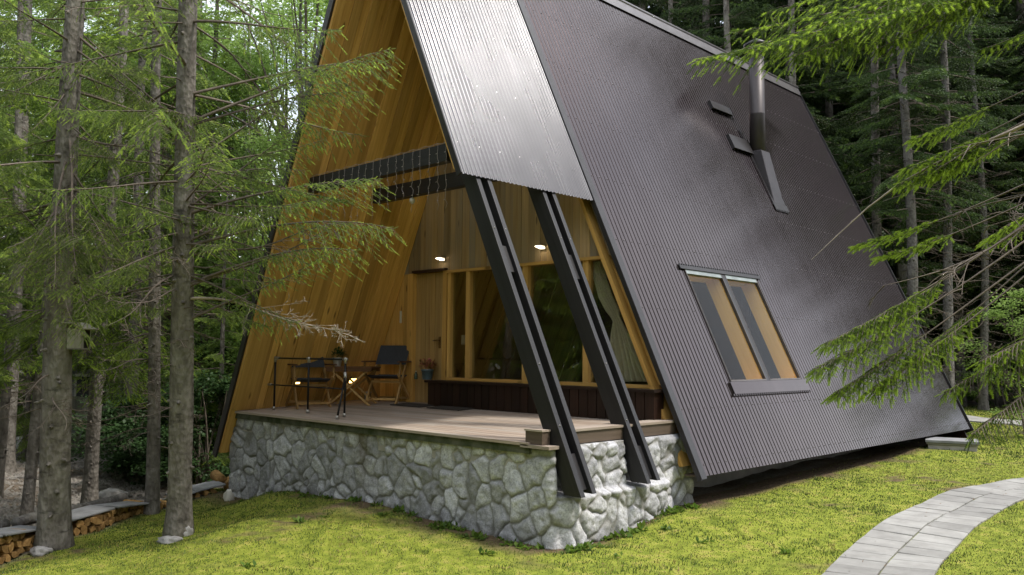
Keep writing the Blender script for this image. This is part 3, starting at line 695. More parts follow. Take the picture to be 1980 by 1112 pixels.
# grass blades
def grass():
    rng = np.random.default_rng(4); pts = []
    cell = []
    def scatter(n, u0, u1, v0, v1):
        # uniform over the ground area seen, thinned with distance
        x = rng.uniform(-16, 2, n*6); y = rng.uniform(1.5, 30, n*6)
        z = ground(x[:1], y[:1])[0]
        return x, y
    N = 900000
    x = rng.uniform(-16, 1.5, N); y = rng.uniform(2.0, 28, N)
    D = np.stack([x, y], 1)@np.array([FWD[0], FWD[1]]); S_ = np.stack([x, y], 1)@np.array([RIGHT[0], RIGHT[1]])
    keep = (D > 6.8) & (np.abs(S_/D) < .66) & (rng.random(N) < np.clip((9.0/D)**1.6, 0, 1)); x, y = x[keep], y[keep]
    m = lawn_mask(x, y)*(1-.93*soil_mask(x, y)); keep = rng.random(len(x)) < m; x, y = x[keep], y[keep]
    # off the pavers
    cs = cl[::4, :2]; best = np.full(len(x), 9.)
    for p in cs: best = np.minimum(best, (x-p[0])**2+(y-p[1])**2)
    dpath = np.sqrt(best); keep = (dpath > PW/2-.015); x, y = x[keep], y[keep]; dpath = dpath[keep]
    fp = p0 = None
    f = fa[:2]; d1 = np.abs((x-f[0])*(-fv[1])+(y-f[1])*fv[0]); keep = ~((d1 < .56) & (((x-f[0])*fv[0]+(y-f[1])*fv[1]) > -.6)); x, y = x[keep], y[keep]
    n = len(x); P = np.stack([x, y], 1); z = ground(x, y) + .018*(fbm(P, 5, 3, 2)-.45) - .004
    D = P@np.array([FWD[0], FWD[1]])
    cl1 = fbm(P, 1.6, 3, 12); cl2 = fbm(P, 5.5, 3, 13)
    hgt = rng.uniform(.011, .028, n)*(.6+1.1*smooth01((cl2-.35)/.4)*.7)*(1+.9*(rng.random(n) < .02)) + .0009*(D-7)
    near = (P[:,1] > 5.9) & (P[:,1] < 6.6) & (rng.random(n) < .3); hgt = np.where(near, hgt*1.9, hgt)
    wd = rng.uniform(.0022, .0042, n)*(1+.11*(D-7)); a = rng.uniform(0, 2*pi, n); ln = rng.uniform(.15, .9, n)*hgt
    b = rng.uniform(0, 2*pi, n)
    base = np.stack([x, y, z], 1); wv = np.stack([np.cos(a)*wd, np.sin(a)*wd, 0*a], 1)
    mid = base + np.stack([np.cos(b)*ln*.35, np.sin(b)*ln*.35, hgt*.6], 1); tipv = base + np.stack([np.cos(b)*ln, np.sin(b)*ln, hgt], 1)
    V = np.stack([base-wv, base+wv, mid+wv*.7, mid-wv*.7, tipv, tipv], 1)[:, :5].reshape(-1, 3)
    k = np.arange(n)*5
    F3 = np.concatenate([np.stack([k, k+1, k+2], 1), np.stack([k, k+2, k+3], 1), np.stack([k+3, k+2, k+4], 1)])
    tone = np.clip(.5 + 1.6*(cl1-.46) + 1.0*(fbm(P, .55, 3, 31)-.46) + rng.normal(0, .17, n), 0, 1); dry = (rng.random(n) < .10+.45*smooth01((fbm(P, 2.5, 3, 21)-.5)/.15)).astype(float)  # natural grass variation, with dappled shade also put into the tone patches
    me = np_mesh('grass', V, F3, {'tone': np.repeat(tone, 5), 'dry': np.repeat(dry, 5)})
    t = NT('grass_blades'); c = t.ramp(t.attr('tone'), [(0, (.036,.068,.016)), (.45, (.092,.138,.030)), (.8, (.175,.208,.050)), (1, (.26,.255,.09))])
    c = t.mix(t.math('MULTIPLY', t.attr('dry'), .75), c, (.34,.27,.09))
    d = t.pbsdf(c, .6, 0, .25); tr = t.n('ShaderNodeBsdfTranslucent'); t.set(tr.inputs[0], c)
    mx = t.n('ShaderNodeMixShader'); mx.inputs[0].default_value = .3; t.set(mx.inputs[1], d); t.set(mx.inputs[2], tr.outputs[0])
    o = link('grass', me, t.done(mx.outputs[0])); o['kind'] = 'stuff'
grass()

# ------------------------------------------------------------------ vegetation generators
def needle_mat(name, old, new, trans=.5):
    t = NT(name); tip = t.attr('tip'); oi = t.n('ShaderNodeObjectInfo').outputs['Random']
    n = t.noise(t.coord(), 1.1, 3)
    c = t.mix(tip, t.mix(n, old, tuple(x*1.9 for x in old)), new)
    c = t.mix(1.0, c, t.ramp(oi, [(0, .75), (1, 1.2)]), 'MULTIPLY')
    d = t.pbsdf(c, .55, 0, .3); tr = t.n('ShaderNodeBsdfTranslucent'); t.set(tr.inputs[0], c)
    mx = t.n('ShaderNodeMixShader'); mx.inputs[0].default_value = trans; t.set(mx.inputs[1], d); t.set(mx.inputs[2], tr.outputs[0])
    return t.done(mx.outputs[0])
M_needle = needle_mat('spruce_needles', (.115,.165,.042), (.38,.49,.09))
M_needle_fresh = needle_mat('fresh_spruce_needles', (.060,.10,.016), (.34,.48,.055))
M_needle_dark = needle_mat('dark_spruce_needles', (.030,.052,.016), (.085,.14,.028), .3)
M_leaf = needle_mat('beech_leaves', (.14,.22,.05), (.30,.42,.12), .55)
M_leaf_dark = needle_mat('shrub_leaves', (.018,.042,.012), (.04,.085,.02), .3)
def bark(name, c0, c1, c2):
    t = NT(name); co = t.coord(); n = t.noise(t.mapv(co, (1, 1, .45)), 9, 6, .65); pl = t.voro(t.mapv(co, (1, 1, .55)), 26); n2 = t.noise(co, 1.3, 4); n3 = t.noise(t.mapv(co, (1,1,2.5)), 5, 4)
    c = t.ramp(n, [(.28, c0), (.5, c1), (.74, c2)])
    c = t.mix(t.ramp(n3, [(.56, 0.0), (.70, .75)]), c, tuple(x*.45 for x in c0))
    c = t.mix(t.ramp(n2, [(.5, 0.0), (.72, .45)]), c, (.15,.155,.12))
    h = t.math('ADD', pl, t.math('MULTIPLY', n, .8))
    return t.done(t.pbsdf(c, .95, 0, .15, t.bump(h, .7, .02)))
M_bark = bark('grey_spruce_bark', (.06,.052,.044), (.15,.135,.118), (.26,.24,.215))
M_bark_pale = bark('pale_spruce_bark', (.06,.055,.052), (.13,.12,.112), (.20,.19,.178))
M_twig = simple('bare_twig', (.12,.095,.075), .9, 0, .35, 8, .2)
M_twig_pale = simple('pale_dead_twig', (.30,.25,.20), .9, 0, .3, 8, .2)

def frames(d, up=None):
    """rotation matrices with first column along unit vectors d"""
    d = d/np.linalg.norm(d, axis=1)[:, None]
    up = np.array([0,0,1.]) if up is None else up
    s = np.cross(np.broadcast_to(up, d.shape), d); L = np.linalg.norm(s, axis=1); s[L < 1e-4] = [0,1,0]; s /= np.linalg.norm(s, axis=1)[:, None]
    u = np.cross(d, s); return np.stack([d, s, u], 2)
def shoot_template(n, ln, wd, seed=0, spread=.85):
    rng = np.random.default_rng(seed); V = []; F = []
    for k in range(n):
        s0 = .95*k/n; a = k*2.399 + rng.normal(0, .2); fl = 1 - .35*abs(sin(a))            # flattened brush
        dirv = np.array([.75, spread*cos(a), spread*sin(a)*.7]); dirv /= np.linalg.norm(dirv)
        side = np.cross(dirv, [1, 0, 0]); side /= np.linalg.norm(side)+1e-9
        tip = np.array([s0, 0, 0]) + dirv*ln*(1-.3*s0); b = np.array([s0, 0, 0])
        V += [b - side*wd*.5, b + side*wd*.5, tip]; F.append((3*k, 3*k+1, 3*k+2))
    return np.array(V), np.array(F)
TPL = {'hi': shoot_template(24, .27, .075, 1), 'mid': shoot_template(9, .38, .15, 2), 'lo': shoot_template(6, .5, .24, 3)}
def instance(tpl, pos, R, sc):
    V, F = tpl; m = len(pos); sc = np.asarray(sc)
    if sc.ndim == 1: sc = np.stack([sc, sc, sc], 1)
    W = np.einsum('mij,mvj->mvi', R, V[None]*sc[:, None, :]) + pos[:, None, :]
    return W.reshape(-1, 3), (F[None] + (np.arange(m)*len(V))[:, None, None]).reshape(-1, F.shape[1])
def tubes(paths, n=3):
    """paths: list of (pts (k,3), radii (k,)); returns quads"""
    Vs = []; Fs = []; off = 0; a = np.arange(n)*2*pi/n
    for P, r in paths:
        T_ = np.gradient(P, axis=0); T_ /= np.linalg.norm(T_, axis=1)[:, None]+1e-9; M = frames(T_)
        ring = P[:, None, :] + r[:, None, None]*(np.cos(a)[None, :, None]*M[:, None, :, 1] + np.sin(a)[None, :, None]*M[:, None, :, 2])
        k = len(P); Vs.append(ring.reshape(-1, 3)); i = np.arange(k-1)[:, None]*n; j = np.arange(n)[None, :]
        Fs.append(np.stack([i+j, i+(j+1) % n, i+n+(j+1) % n, i+n+j], -1).reshape(-1, 4)+off); off += k*n
    return np.concatenate(Vs), np.concatenate(Fs)
def branch(seed, L=1.0, lod='mid', start=.18, sag=.18, width=.42, hang=.25, fill=1.0, tips=.35, spacing=.075, fwd=.9, shoot=.085, curl=.06, wr=1.0, sp=.042):
    """one spruce branch along +x in metres; returns wood (V,F quads), needles (V,F tris, tip)"""
    rng = np.random.default_rng(seed); k = 14; tt = np.linspace(0, 1, k)
    ax = np.stack([L*tt, .03*L*np.sin(tt*5+seed)*tt, -sag*L*tt**1.4 + curl*L*tt**4], 1)
    wood = [(ax, np.interp(tt, [0, 1], [wr*.011*L**.8+.002, .0022]))]
    pos = []; dirs = []; ln = []; tip = []
    s = start; side = 1
    nlat = max(4, int(L*(1-start)/spacing*2))
    for q in range(nlat):
        s = start + (1-start)*(q+rng.uniform(-.3,.3))/nlat; s = min(max(s, start), .99); side = -side
        prof = min(1, (s-start)/.25+.25)*(1-s)**.75 + .06
        l = width*L*prof*rng.uniform(.65, 1.15)
        p0 = np.array([np.interp(s, tt, ax[:, c]) for c in range(3)]); e = .03; p1 = np.array([np.interp(min(1, s+e), tt, ax[:, c]) for c in range(3)])
        t0 = np.array([np.interp(max(0, s-e), tt, ax[:, c]) for c in range(3)]); fd = p1-t0; fd /= np.linalg.norm(fd)
        d = fd*fwd + np.array([0, side*1.0, 0]) + np.array([0,0,rng.normal(0,.13)]); d /= np.linalg.norm(d)
        m = 6; uu = np.linspace(0, 1, m)
        lat = p0 + uu[:, None]*l*d + np.stack([0*uu, 0*uu, -hang*l*uu**1.6], 1)
        wood.append((lat, np.interp(uu, [0, 1], [.0035, .0012])))
        if rng.random() > fill: continue
        ns = max(2, int(l/sp)); q_ = (np.arange(ns)+rng.uniform(.1,.9,ns))/ns; q_ = q_[q_ > .12]
        if len(q_) == 0: q_ = np.array([.6])
        pp = np.stack([np.interp(q_, uu, lat[:, c]) for c in range(3)], 1); ld = np.stack([np.gradient(lat[:, c]) for c in range(3)], 1); ld /= np.linalg.norm(ld, axis=1)[:, None]
        dl = np.stack([np.interp(q_, uu, ld[:, c]) for c in range(3)], 1); sd = np.cross(dl, [0,0,1.]); sd /= np.linalg.norm(sd, axis=1)[:, None]+1e-9
        sg = np.where(np.arange(len(q_)) % 2, 1, -1)[:, None]
        dd = dl*rng.uniform(.7, 1.1, (len(q_),1)) + sd*sg*.85 + np.array([0,0,-hang*.8]) + rng.normal(0, .15, (len(q_),3))
        pos += [pp, pp, lat[-1:]]; dirs += [dd, dl + rng.normal(0,.08,dl.shape), ld[-1:]]; ln += [shoot*rng.uniform(.7,1.3,len(q_))*(1.15-.5*q_), shoot*.7*np.ones(len(q_)), np.array([shoot*1.1])]
        tip += [(rng.random(len(q_)) < tips*(.35+q_))*rng.uniform(.6,1,len(q_)), (q_ > .75)*.3*rng.random(len(q_)), np.array([float(rng.random() < tips*1.8)])]
    # leader shoots
    for q in np.linspace(max(.5, start), 1, int(L*.5/.05)+2):
        p0 = np.array([[np.interp(q, tt, ax[:, c]) for c in range(3)]]); pos.append(p0); dirs.append(np.array([[1., rng.normal(0,.3), rng.normal(-.1,.2)]])); ln.append(np.array([shoot])); tip.append(np.array([float(rng.random() < tips)]))
    pos = np.concatenate(pos); dirs = np.concatenate(dirs); ln = np.concatenate(ln); tip = np.concatenate(tip)
    if lod == 'lo':
        kp = rng.random(len(pos)) < .75; pos, dirs, ln, tip = pos[kp], dirs[kp], ln[kp]*1.6, tip[kp]
    if lod == 'mid':
        kp = rng.random(len(pos)) < .85; pos, dirs, ln, tip = pos[kp], dirs[kp], ln[kp]*1.3, tip[kp]
    V, Fq = instance(TPL[lod], pos, frames(dirs), ln)
    tp = np.repeat(tip, len(TPL[lod][0]))
    return tubes(wood), (V, Fq, tp)
def bare_branch(seed, L=1.0, n=14, sag=.12, width=.3, curl=.05, fine=1):
    rng = np.random.default_rng(seed); k = 12; tt = np.linspace(0, 1, k)
    ax = np.stack([L*tt, .05*L*np.sin(tt*4+seed), -sag*L*tt**1.5 + curl*L*tt**3 + .015*L*np.sin(tt*9+seed)], 1); wood = [(ax, np.interp(tt, [0, 1], [.010*L**.7+.003, .002]))]
    def twig(p0, d, l, lev):
        m = 5; uu = np.linspace(0, 1, m); bend = rng.normal(0, .25, 3); bend[2] -= .25
        P = p0 + uu[:, None]*l*d + (uu**2)[:, None]*l*bend*.6
        wood.append((P, np.interp(uu, [0, 1], [.0045, .002])))
        if lev > 0:
            for _ in range(rng.integers(2, 5)):
                q = rng.uniform(.3, .95); dd = d + rng.normal(0, .6, 3); twig(np.array([np.interp(q, uu, P[:, c]) for c in range(3)]), dd/np.linalg.norm(dd), l*rng.uniform(.25, .5), lev-1)
    for q in range(n):
        s = rng.uniform(.2, 1); p0 = np.array([np.interp(s, tt, ax[:, c]) for c in range(3)]); sd = rng.choice((-1, 1)); d = np.array([.8, sd*rng.uniform(.5,1), rng.normal(-.1,.3)])
        twig(p0, d/np.linalg.norm(d), width*L*rng.uniform(.3, 1)*(1.1-s*.6), fine)
    return tubes(wood)
def rotz_pitch(az, pitch, roll=0):
    c, s = cos(az), sin(az); Rz = np.array([[c,-s,0],[s,c,0],[0,0,1]]); cp, sp = cos(pitch), sin(pitch); Ry = np.array([[cp,0,-sp],[0,1,0],[sp,0,cp]])
    cr_, sr = cos(roll), sin(roll); Rx = np.array([[1,0,0],[0,cr_,-sr],[0,sr,cr_]]); return Rz@Ry@Rx
class Crown:
    def __init__(s): s.wV=[]; s.wF=[]; s.nV=[]; s.nF=[]; s.tp=[]; s.nw=0; s.nn=0
    def put(s, br, pos, R, sc):
        (wv, wf), nd = br
        s.wV.append(wv@R.T*sc+pos); s.wF.append(wf+s.nw); s.nw += len(wv)
        if nd is not None:
            v, f, tp = nd; s.nV.append(v@R.T*sc+pos); s.nF.append(f+s.nn); s.nn += len(v); s.tp.append(tp)
    def wood(s, name): return np_mesh(name, np.concatenate(s.wV), np.concatenate(s.wF), None, True)
    def needles(s, name): return np_mesh(name, np.concatenate(s.nV), np.concatenate(s.nF), {'tip': np.concatenate(s.tp)})
def trunk_mesh(H, r0, seed=0, lean=(0,0), n=14, knots=True, flare=.5, rows=46, hz=None, r1=.015):
    rng = np.random.default_rng(seed); zs = (np.linspace(0, 1, rows)**1.35)*(H+.35)-.35; V = []; a = np.arange(n)*2*pi/n
    ph = rng.uniform(0, 6, 4)
    cen = lambda z: np.array([lean[0]*z + .012*H*.3*sin(z*.5+ph[0]), lean[1]*z + .012*H*.3*sin(z*.43+ph[1]), z])
    rad = lambda z: r0*((1-max(z,0)/H)**.85)*(1+flare*math.exp(-max(z+.1,0)/.22)) + r1
    for z in zs:
        r = rad(z)*(1 + .055*np.sin(3*a+ph[2]+z*.7) + .035*np.sin(5*a+z*1.9) + rng.normal(0, .014, n))
        V.append(np.stack([cen(z)[0]+r*np.cos(a), cen(z)[1]+r*np.sin(a), np.full(n, z)], 1))
    V = np.concatenate(V); i = np.arange(rows-1)[:,None]*n; j = np.arange(n)[None,:]
    Fq = np.stack([i+j, i+(j+1)%n, i+n+(j+1)%n, i+n+j], -1).reshape(-1,4)
    if knots:   # branch collars and short snapped stubs
        Vs, Fs, off = [V], [Fq], len(V); z = .5
        while z < min(H*.75, 12):
            for _ in range(rng.integers(1, 4)):
                az = rng.uniform(0, 2*pi); zz = z+rng.normal(0,.05); c = cen(zz); r = rad(zz); d = np.array([cos(az), sin(az), -.15]); l = rng.choice([.015,.02,.03,.07])
                P = np.array([c+d*r*.9, c+d*(r+.012), c+d*(r+.012+l)]); tv, tf = tubes([(P, np.array([.034,.022,.010])*(r0/.17)**.5)], 6); Vs.append(tv); Fs.append(tf+off); off += len(tv)
            z += rng.uniform(.22, .42)
        V, Fq = np.concatenate(Vs), np.concatenate(Fs)
    return np_mesh('trunk', V, Fq, None, True), cen, rad
BR = {}; BRL = {'hi': 2.2, 'mid': 1.8, 'lo': 1.8, 'weep': 2.2, 'weeplo': 1.8}
for lod in ('hi', 'mid', 'lo'):
    BR[lod] = [branch(10+q, BRL[lod], lod, start=.12+.06*(q % 3), sag=.16+.05*(q % 2), hang=.22+.12*(q % 3), tips=.32, spacing=.085 if lod == 'hi' else .11) for q in range(4)]
BR['weep'] = [branch(40+q, 2.2, 'hi', start=.3, sag=.12+.05*q, hang=.75, tips=.30, width=.33, fill=.75, spacing=.10) for q in range(3)]
BR['weeplo'] = [branch(50+q, 1.8, 'lo', start=.25, sag=.12+.05*q, hang=.7, tips=.30, width=.33, fill=.8, spacing=.11) for q in range(3)]
BARE = [(bare_branch(60+q, 1.3, 9+q, .10+.05*(q % 3), .28), None) for q in range(4)]
BARE_STICK = [(bare_branch(80+q, 1.2, 4, .12, .14, fine=0), None) for q in range(4)]
def spruce(name, label, group, pos, H, r0, seed, h0=.5, dens=1.0, Lmax=2.4, lod='lo', bare=(.3, .0, 0), needle=None, barkm=None, weep=0, lean=(0,0), trunk_rows=40, htop=None, knots=True, heroes=()):
    """bare = (from height, to height, count) of dead branches below the live crown; heroes = single measured boughs (height on trunk, tip point, kind, seed, kw)"""
    rng = np.random.default_rng(seed)
    tr, cen, rad = trunk_mesh(H, r0, seed, lean, rows=trunk_rows, knots=knots)
    root = thing(name, label, 'tree', pos, 0, group)
    link('trunk', tr, barkm or M_bark, root, local=True)
    cw = Crown(); z = h0; az = rng.uniform(0, 6)
    while z < H-.15:
        fz = (z-h0)/(H-h0); top = H if htop is None else htop
        if z > top and rng.random() > (.12 if htop else .35): z += .12; continue
        L = Lmax*min(1, .55+fz*2.5)*(1-((z/H)**1.5))*rng.uniform(.7, 1.15)+.15
        kd = ('weep' if lod == 'hi' else 'weeplo') if rng.random() < weep else lod
        b = BR[kd][rng.integers(len(BR[kd]))]
        az += 2.399+rng.normal(0, .3); pit = np.interp(fz, [0, .5, 1], [-.16, .05, .7]) + rng.normal(0, .1)
        sc = L/BRL[kd]; c = cen(z)
        cw.put(b, c, rotz_pitch(az, pit, rng.normal(0,.15)), sc); z += .17/dens*rng.uniform(.6, 1.4)
    dw = Crown()
    for zh, tipp, kind, sd, kw in heroes:
        c = cen(zh); v = np.asarray(tipp)-np.asarray(pos)-c; L = np.linalg.norm(v); kw = dict(kw); grey = kw.pop('grey', 0)
        if kind == 'bare': b = (bare_branch(sd, L, **kw), None); lz = -kw.get('sag', .12)+kw.get('curl', .05)
        else: b = branch(sd, L, **kw); lz = -kw.get('sag', .18)+kw.get('curl', .06)
        az_ = math.atan2(v[1], v[0]); el = math.atan2(v[2], math.hypot(v[0], v[1]))
        (dw if kind == 'bare' and not grey else cw).put(b, c, rotz_pitch(az_, el-math.atan(lz), kw.get('roll', 0)), 1/sqrt(1+lz*lz))
    link('crown', cw.needles('crown'), needle or M_needle, root, local=True)
    z0, z1, nb = bare
    for _ in range(nb):
        z = rng.uniform(z0, z1); b = (BARE if rng.random() < .55 else BARE_STICK)[rng.integers(4)]; c = cen(z)
        cw.put((b[0], None), c, rotz_pitch(rng.uniform(0, 6.28), rng.normal(-.12, .15), rng.normal(0, .3)), rng.uniform(.4, 1.15)*min(1, Lmax/1.8))
    link('branch', cw.wood('branch'), M_twig, root, local=True)
    if dw.nw: link('dead_branch', dw.wood('dead_branch'), M_twig_pale, root, local=True)
    return root
def broadleaf(name, label, group, pos, H, r0, seed, crown=(2.5, 8, 3.0), leaves=30000, leaf=.075, m=None, cat='tree', clumps=60, stems=1):
    """crown = (base height, top height, radius)"""
    rng = np.random.default_rng(seed); root = thing(name, label, cat, pos, 0, group)
    paths = []; cz0, cz1, cr_ = crown
    cl_ = []
    for k in range(clumps):
        th = rng.uniform(0, 2*pi); h = rng.uniform(0, 1); rr_ = cr_*sqrt(rng.random())*(.45+.75*sin(pi*min(1, h*.85+.12))); cl_.append((rr_*cos(th), rr_*sin(th), cz0+h*(cz1-cz0)))
    cl_ = np.array(cl_)
    for st in range(stems):
        bx, by = (rng.normal(0, .12, 2) if stems > 1 else (0, 0)); k = 9; uu = np.linspace(0, 1, k); lx_ = rng.normal(0, .05+.05*(stems > 1), 2)
        paths.append((np.stack([bx+lx_[0]*H*uu+.06*np.sin(uu*6+st), by+lx_[1]*H*uu, -.2+(H+.2)*.9*uu], 1), r0*(1-.9*uu)+.006))
    if stems == 1: tm = np_mesh('trunk', *tubes(paths, 12), None, True); link('trunk', tm, M_bark_pale, root, local=True); lim = []
    else: lim = paths
    for c in cl_:
        z0 = c[2]*rng.uniform(.35, .8) if stems == 1 else c[2]*.25; P0 = np.array([0, 0, z0]); uu = np.linspace(0, 1, 6)
        P = P0+(c-P0)*uu[:,None]+np.stack([0*uu, 0*uu, .12*np.linalg.norm(c-P0)*np.sin(pi*uu)], 1); lim.append((P, np.interp(uu, [0,1], [.03*cr_/3*max(.4, r0/.1)+.003, .003])))
    link('branch', np_mesh('branch', *tubes(lim, 4), None, True), M_twig, root, local=True)
    per = leaves//clumps; q = rng.normal(0, 1, (clumps, per, 3)); q /= np.linalg.norm(q, axis=2)[:,:,None]+1e-9
    sz = cr_*rng.uniform(.16, .42, (clumps,1,1)); q = q*(rng.random((clumps, per, 1))**.45)*sz*np.array([1.25,1.25,.55]) + cl_[:,None,:]
    pos_ = q.reshape(-1, 3); n = len(pos_); d = rng.normal(0, 1, (n,3)); d[:,2] = -abs(d[:,2])*.3-.1
    tpl = (np.array([[0,0,0],[.5,.34,.05],[1,0,-.04],[.5,-.34,.05]]), np.array([[0,1,2,3]]))
    V, Fq = instance(tpl, pos_, frames(d, np.array([.15,.1,1.])), leaf*rng.uniform(.6, 1.3, n))
    tp = np.clip(rng.random(n)*.7+.3*np.repeat(rng.random(clumps), per), 0, 1)
    link('crown' if cat == 'tree' else 'foliage', np_mesh('crown', V, Fq, {'tip': np.repeat(tp, 4)}), m or M_leaf, root, local=True)
    return root
# ------------------------------------------------------------------ trees and shrubs
def on_ground(p): return (p[0], p[1], gz(p[0], p[1]))
def lean_to(base, u, v, D): p = od(u, v, D); h = p[2]-base[2]; return ((p[0]-base[0])/h, (p[1]-base[1])/h)
def hz(u, v, D, base): return od(u, v, D)[2]-base[2]
FG = 'spruces at the edge of the lawn'
pB = on_ground(og(338, 1036)); pA = on_ground(og(103, 1057)); pC = on_ground(og(284, 993)); pD = on_ground(og(182, 978)); pE = on_ground(og(54, 1017)); pG = on_ground(og(-6, 965))
DB, DA = proj(pB)[2], proj(pA)[2]
W_ = dict(lod='hi', start=.38, sag=.10, hang=.62, width=.40, spacing=.075, tips=.4, shoot=.062, sp=.034)
heroB = [(hz(372,190,DB,pB), od(748,120,9.3), 'live', 1, dict(W_, curl=-.03)), (hz(370,250,DB,pB), od(700,175,9.7), 'live', 2, dict(W_, curl=-.04, hang=.8)),
         (hz(368,480,DB,pB), od(752,440,9.0), 'live', 3, dict(W_, sag=.05, curl=-.10, start=.5, width=.46)), (hz(366,420,DB,pB), od(728,345,9.2), 'live', 4, dict(W_, start=.5, curl=-.05, width=.5, hang=.45)),
         (hz(360,560,DB,pB), od(640,440,9.4), 'live', 5, dict(W_, start=.6, fill=.35, hang=.5)), (hz(350,578,DB,pB), od(712,668,9.3), 'bare', 6, dict(n=26, sag=.22, curl=.0, width=.22, fine=2)),
         (hz(360,500,DB,pB), od(690,430,9.5), 'bare', 7, dict(grey=1, n=22, sag=.10, width=.3, fine=1)), (hz(366,350,DB,pB), od(590,330,9.8), 'live', 8, dict(W_, hang=.9, curl=-.05)),
         (hz(365,330,DB,pB), od(620,270,10.5), 'live', 9, dict(W_, hang=.8)), (hz(360,470,DB,pB), od(545,545,9.8), 'live', 10, dict(W_, fill=.6, hang=.6)),
         (hz(360,400,DB,pB), od(500,420,9.0), 'live', 11, dict(W_, hang=.7)), (hz(360,430,DB,pB), od(270,400,9.0), 'live', 12, dict(W_, hang=.7)), (hz(360,360,DB,pB), od(420,260,8.6), 'live', 13, dict(W_, hang=.5))]
_r0 = random.Random(5)
heroB += [(z_-_r0.uniform(.1,.5), np.array(t__)+np.array([_r0.uniform(-.5,.1),_r0.uniform(-.5,.3),_r0.uniform(-.35,.2)]), k__, sd_+200+100*j, dict(kw_, hang=kw_.get('hang',.5)*_r0.uniform(.8,1.3)))
          for j in range(1) for z_, t__, k__, sd_, kw_ in heroB if k__ == 'live']
spruce('spruce', 'tall grey-barked spruce on the lawn with boughs reaching across the porch gable', FG, pB, 19, .128, 101, h0=2.9, dens=1.05, Lmax=2.6, lod='hi', bare=(1.5,6.5,34), weep=.6, lean=lean_to(pB,372,0,DB), htop=7.0, heroes=heroB)
heroA = [(hz(140,120,DA,pA), od(-10,190,9.5), 'live', 21, dict(W_, hang=.5)), (hz(135,300,DA,pA), od(90,560,8.8), 'live', 22, dict(W_, sag=.3, hang=.5)), (hz(130,420,DA,pA), od(10,480,9.2), 'live', 23, dict(W_, hang=.5, tips=.6)),
         (hz(130,360,DA,pA), od(215,480,9.2), 'live', 24, dict(W_, sag=.25, hang=.5)), (hz(140,90,DA,pA), od(300,200,9.6), 'live', 25, dict(W_)), (hz(130,500,DA,pA), od(-20,330,9.8), 'live', 26, dict(W_, hang=.4)),
         (hz(130,480,DA,pA), od(300,520,10.5), 'bare', 27, dict(n=18, fine=1)), (hz(135,260,DA,pA), od(420,330,10.2), 'bare', 28, dict(grey=1, n=18, fine=1))]
heroA += [(z_-_r0.uniform(-.3,.5), np.array(t__)+np.array([_r0.uniform(-.5,.3),_r0.uniform(-.5,.5),_r0.uniform(-.35,.3)]), k__, sd_+200+100*j, dict(kw_)) for j in range(2) for z_, t__, k__, sd_, kw_ in heroA if k__ == 'live']
tA = spruce('spruce', 'thick spruce trunk carrying the birdhouse, nearest the left side of the lawn', FG, pA, 12.5, .165, 102, h0=2.9, dens=1.1, Lmax=2.4, lod='hi', bare=(1.2,6,26), weep=.5, lean=lean_to(pA,147,0,DA), htop=7, heroes=heroA)
DC, DD = proj(pC)[2], proj(pD)[2]
spruce('spruce', 'slender spruce with a pale base standing in the firewood edging', FG, pC, 15, .080, 103, h0=3.6, dens=.7, Lmax=1.7, lod='mid', bare=(1.2,5,44), weep=.5, lean=lean_to(pC,308,200,DC), htop=8,
       heroes=[(hz(290,640,DC,pC), od(215,690,12), 'live', 31, dict(lod='hi', tips=.7, start=.3, hang=.4, width=.6)), (hz(290,600,DC,pC), od(380,560,12.2), 'live', 32, dict(lod='hi', tips=.5, start=.3, hang=.4, width=.5))])
heroD = [(hz(195,u1,DD,pD), od(u2,v2,d2), 'live', 40+k, dict(lod='hi', tips=.75, start=.2, hang=.3, width=.6, shoot=.1)) for k, (u1,u2,v2,d2) in enumerate(((600,330,700,12.5),(560,250,610,12.4),(640,250,770,12.6),(600,110,660,12.5),(520,60,600,12.8),(620,160,700,12.0),(560,20,700,12.0),(540,-20,640,12.2)))]
spruce('spruce', 'brown spruce trunk behind the firewood edging with fresh yellow-green low boughs', FG, pD, 17, .098, 104, h0=3.8, dens=.6, Lmax=2.0, lod='mid', bare=(2.5,5,20), weep=.3, lean=lean_to(pD,215,350,DD), htop=8, needle=M_needle_fresh, heroes=heroD)
DE = proj(pE)[2]
spruce('spruce', 'thin dark spruce trunk on the gravel behind the log edging, left of the birdhouse tree', FG, pE, 15, .066, 105, h0=2.6, dens=.6, Lmax=1.7, lod='mid', bare=(1.5,4,10), weep=.3, lean=lean_to(pE,78,700,DE), htop=8, needle=M_needle_fresh)
spruce('spruce', 'dark spruce trunk cut by the left border of the photo', FG, pG, 15, .062, 106, h0=2.4, dens=.5, Lmax=1.6, lod='mid', bare=(1.5,4,8), htop=8)

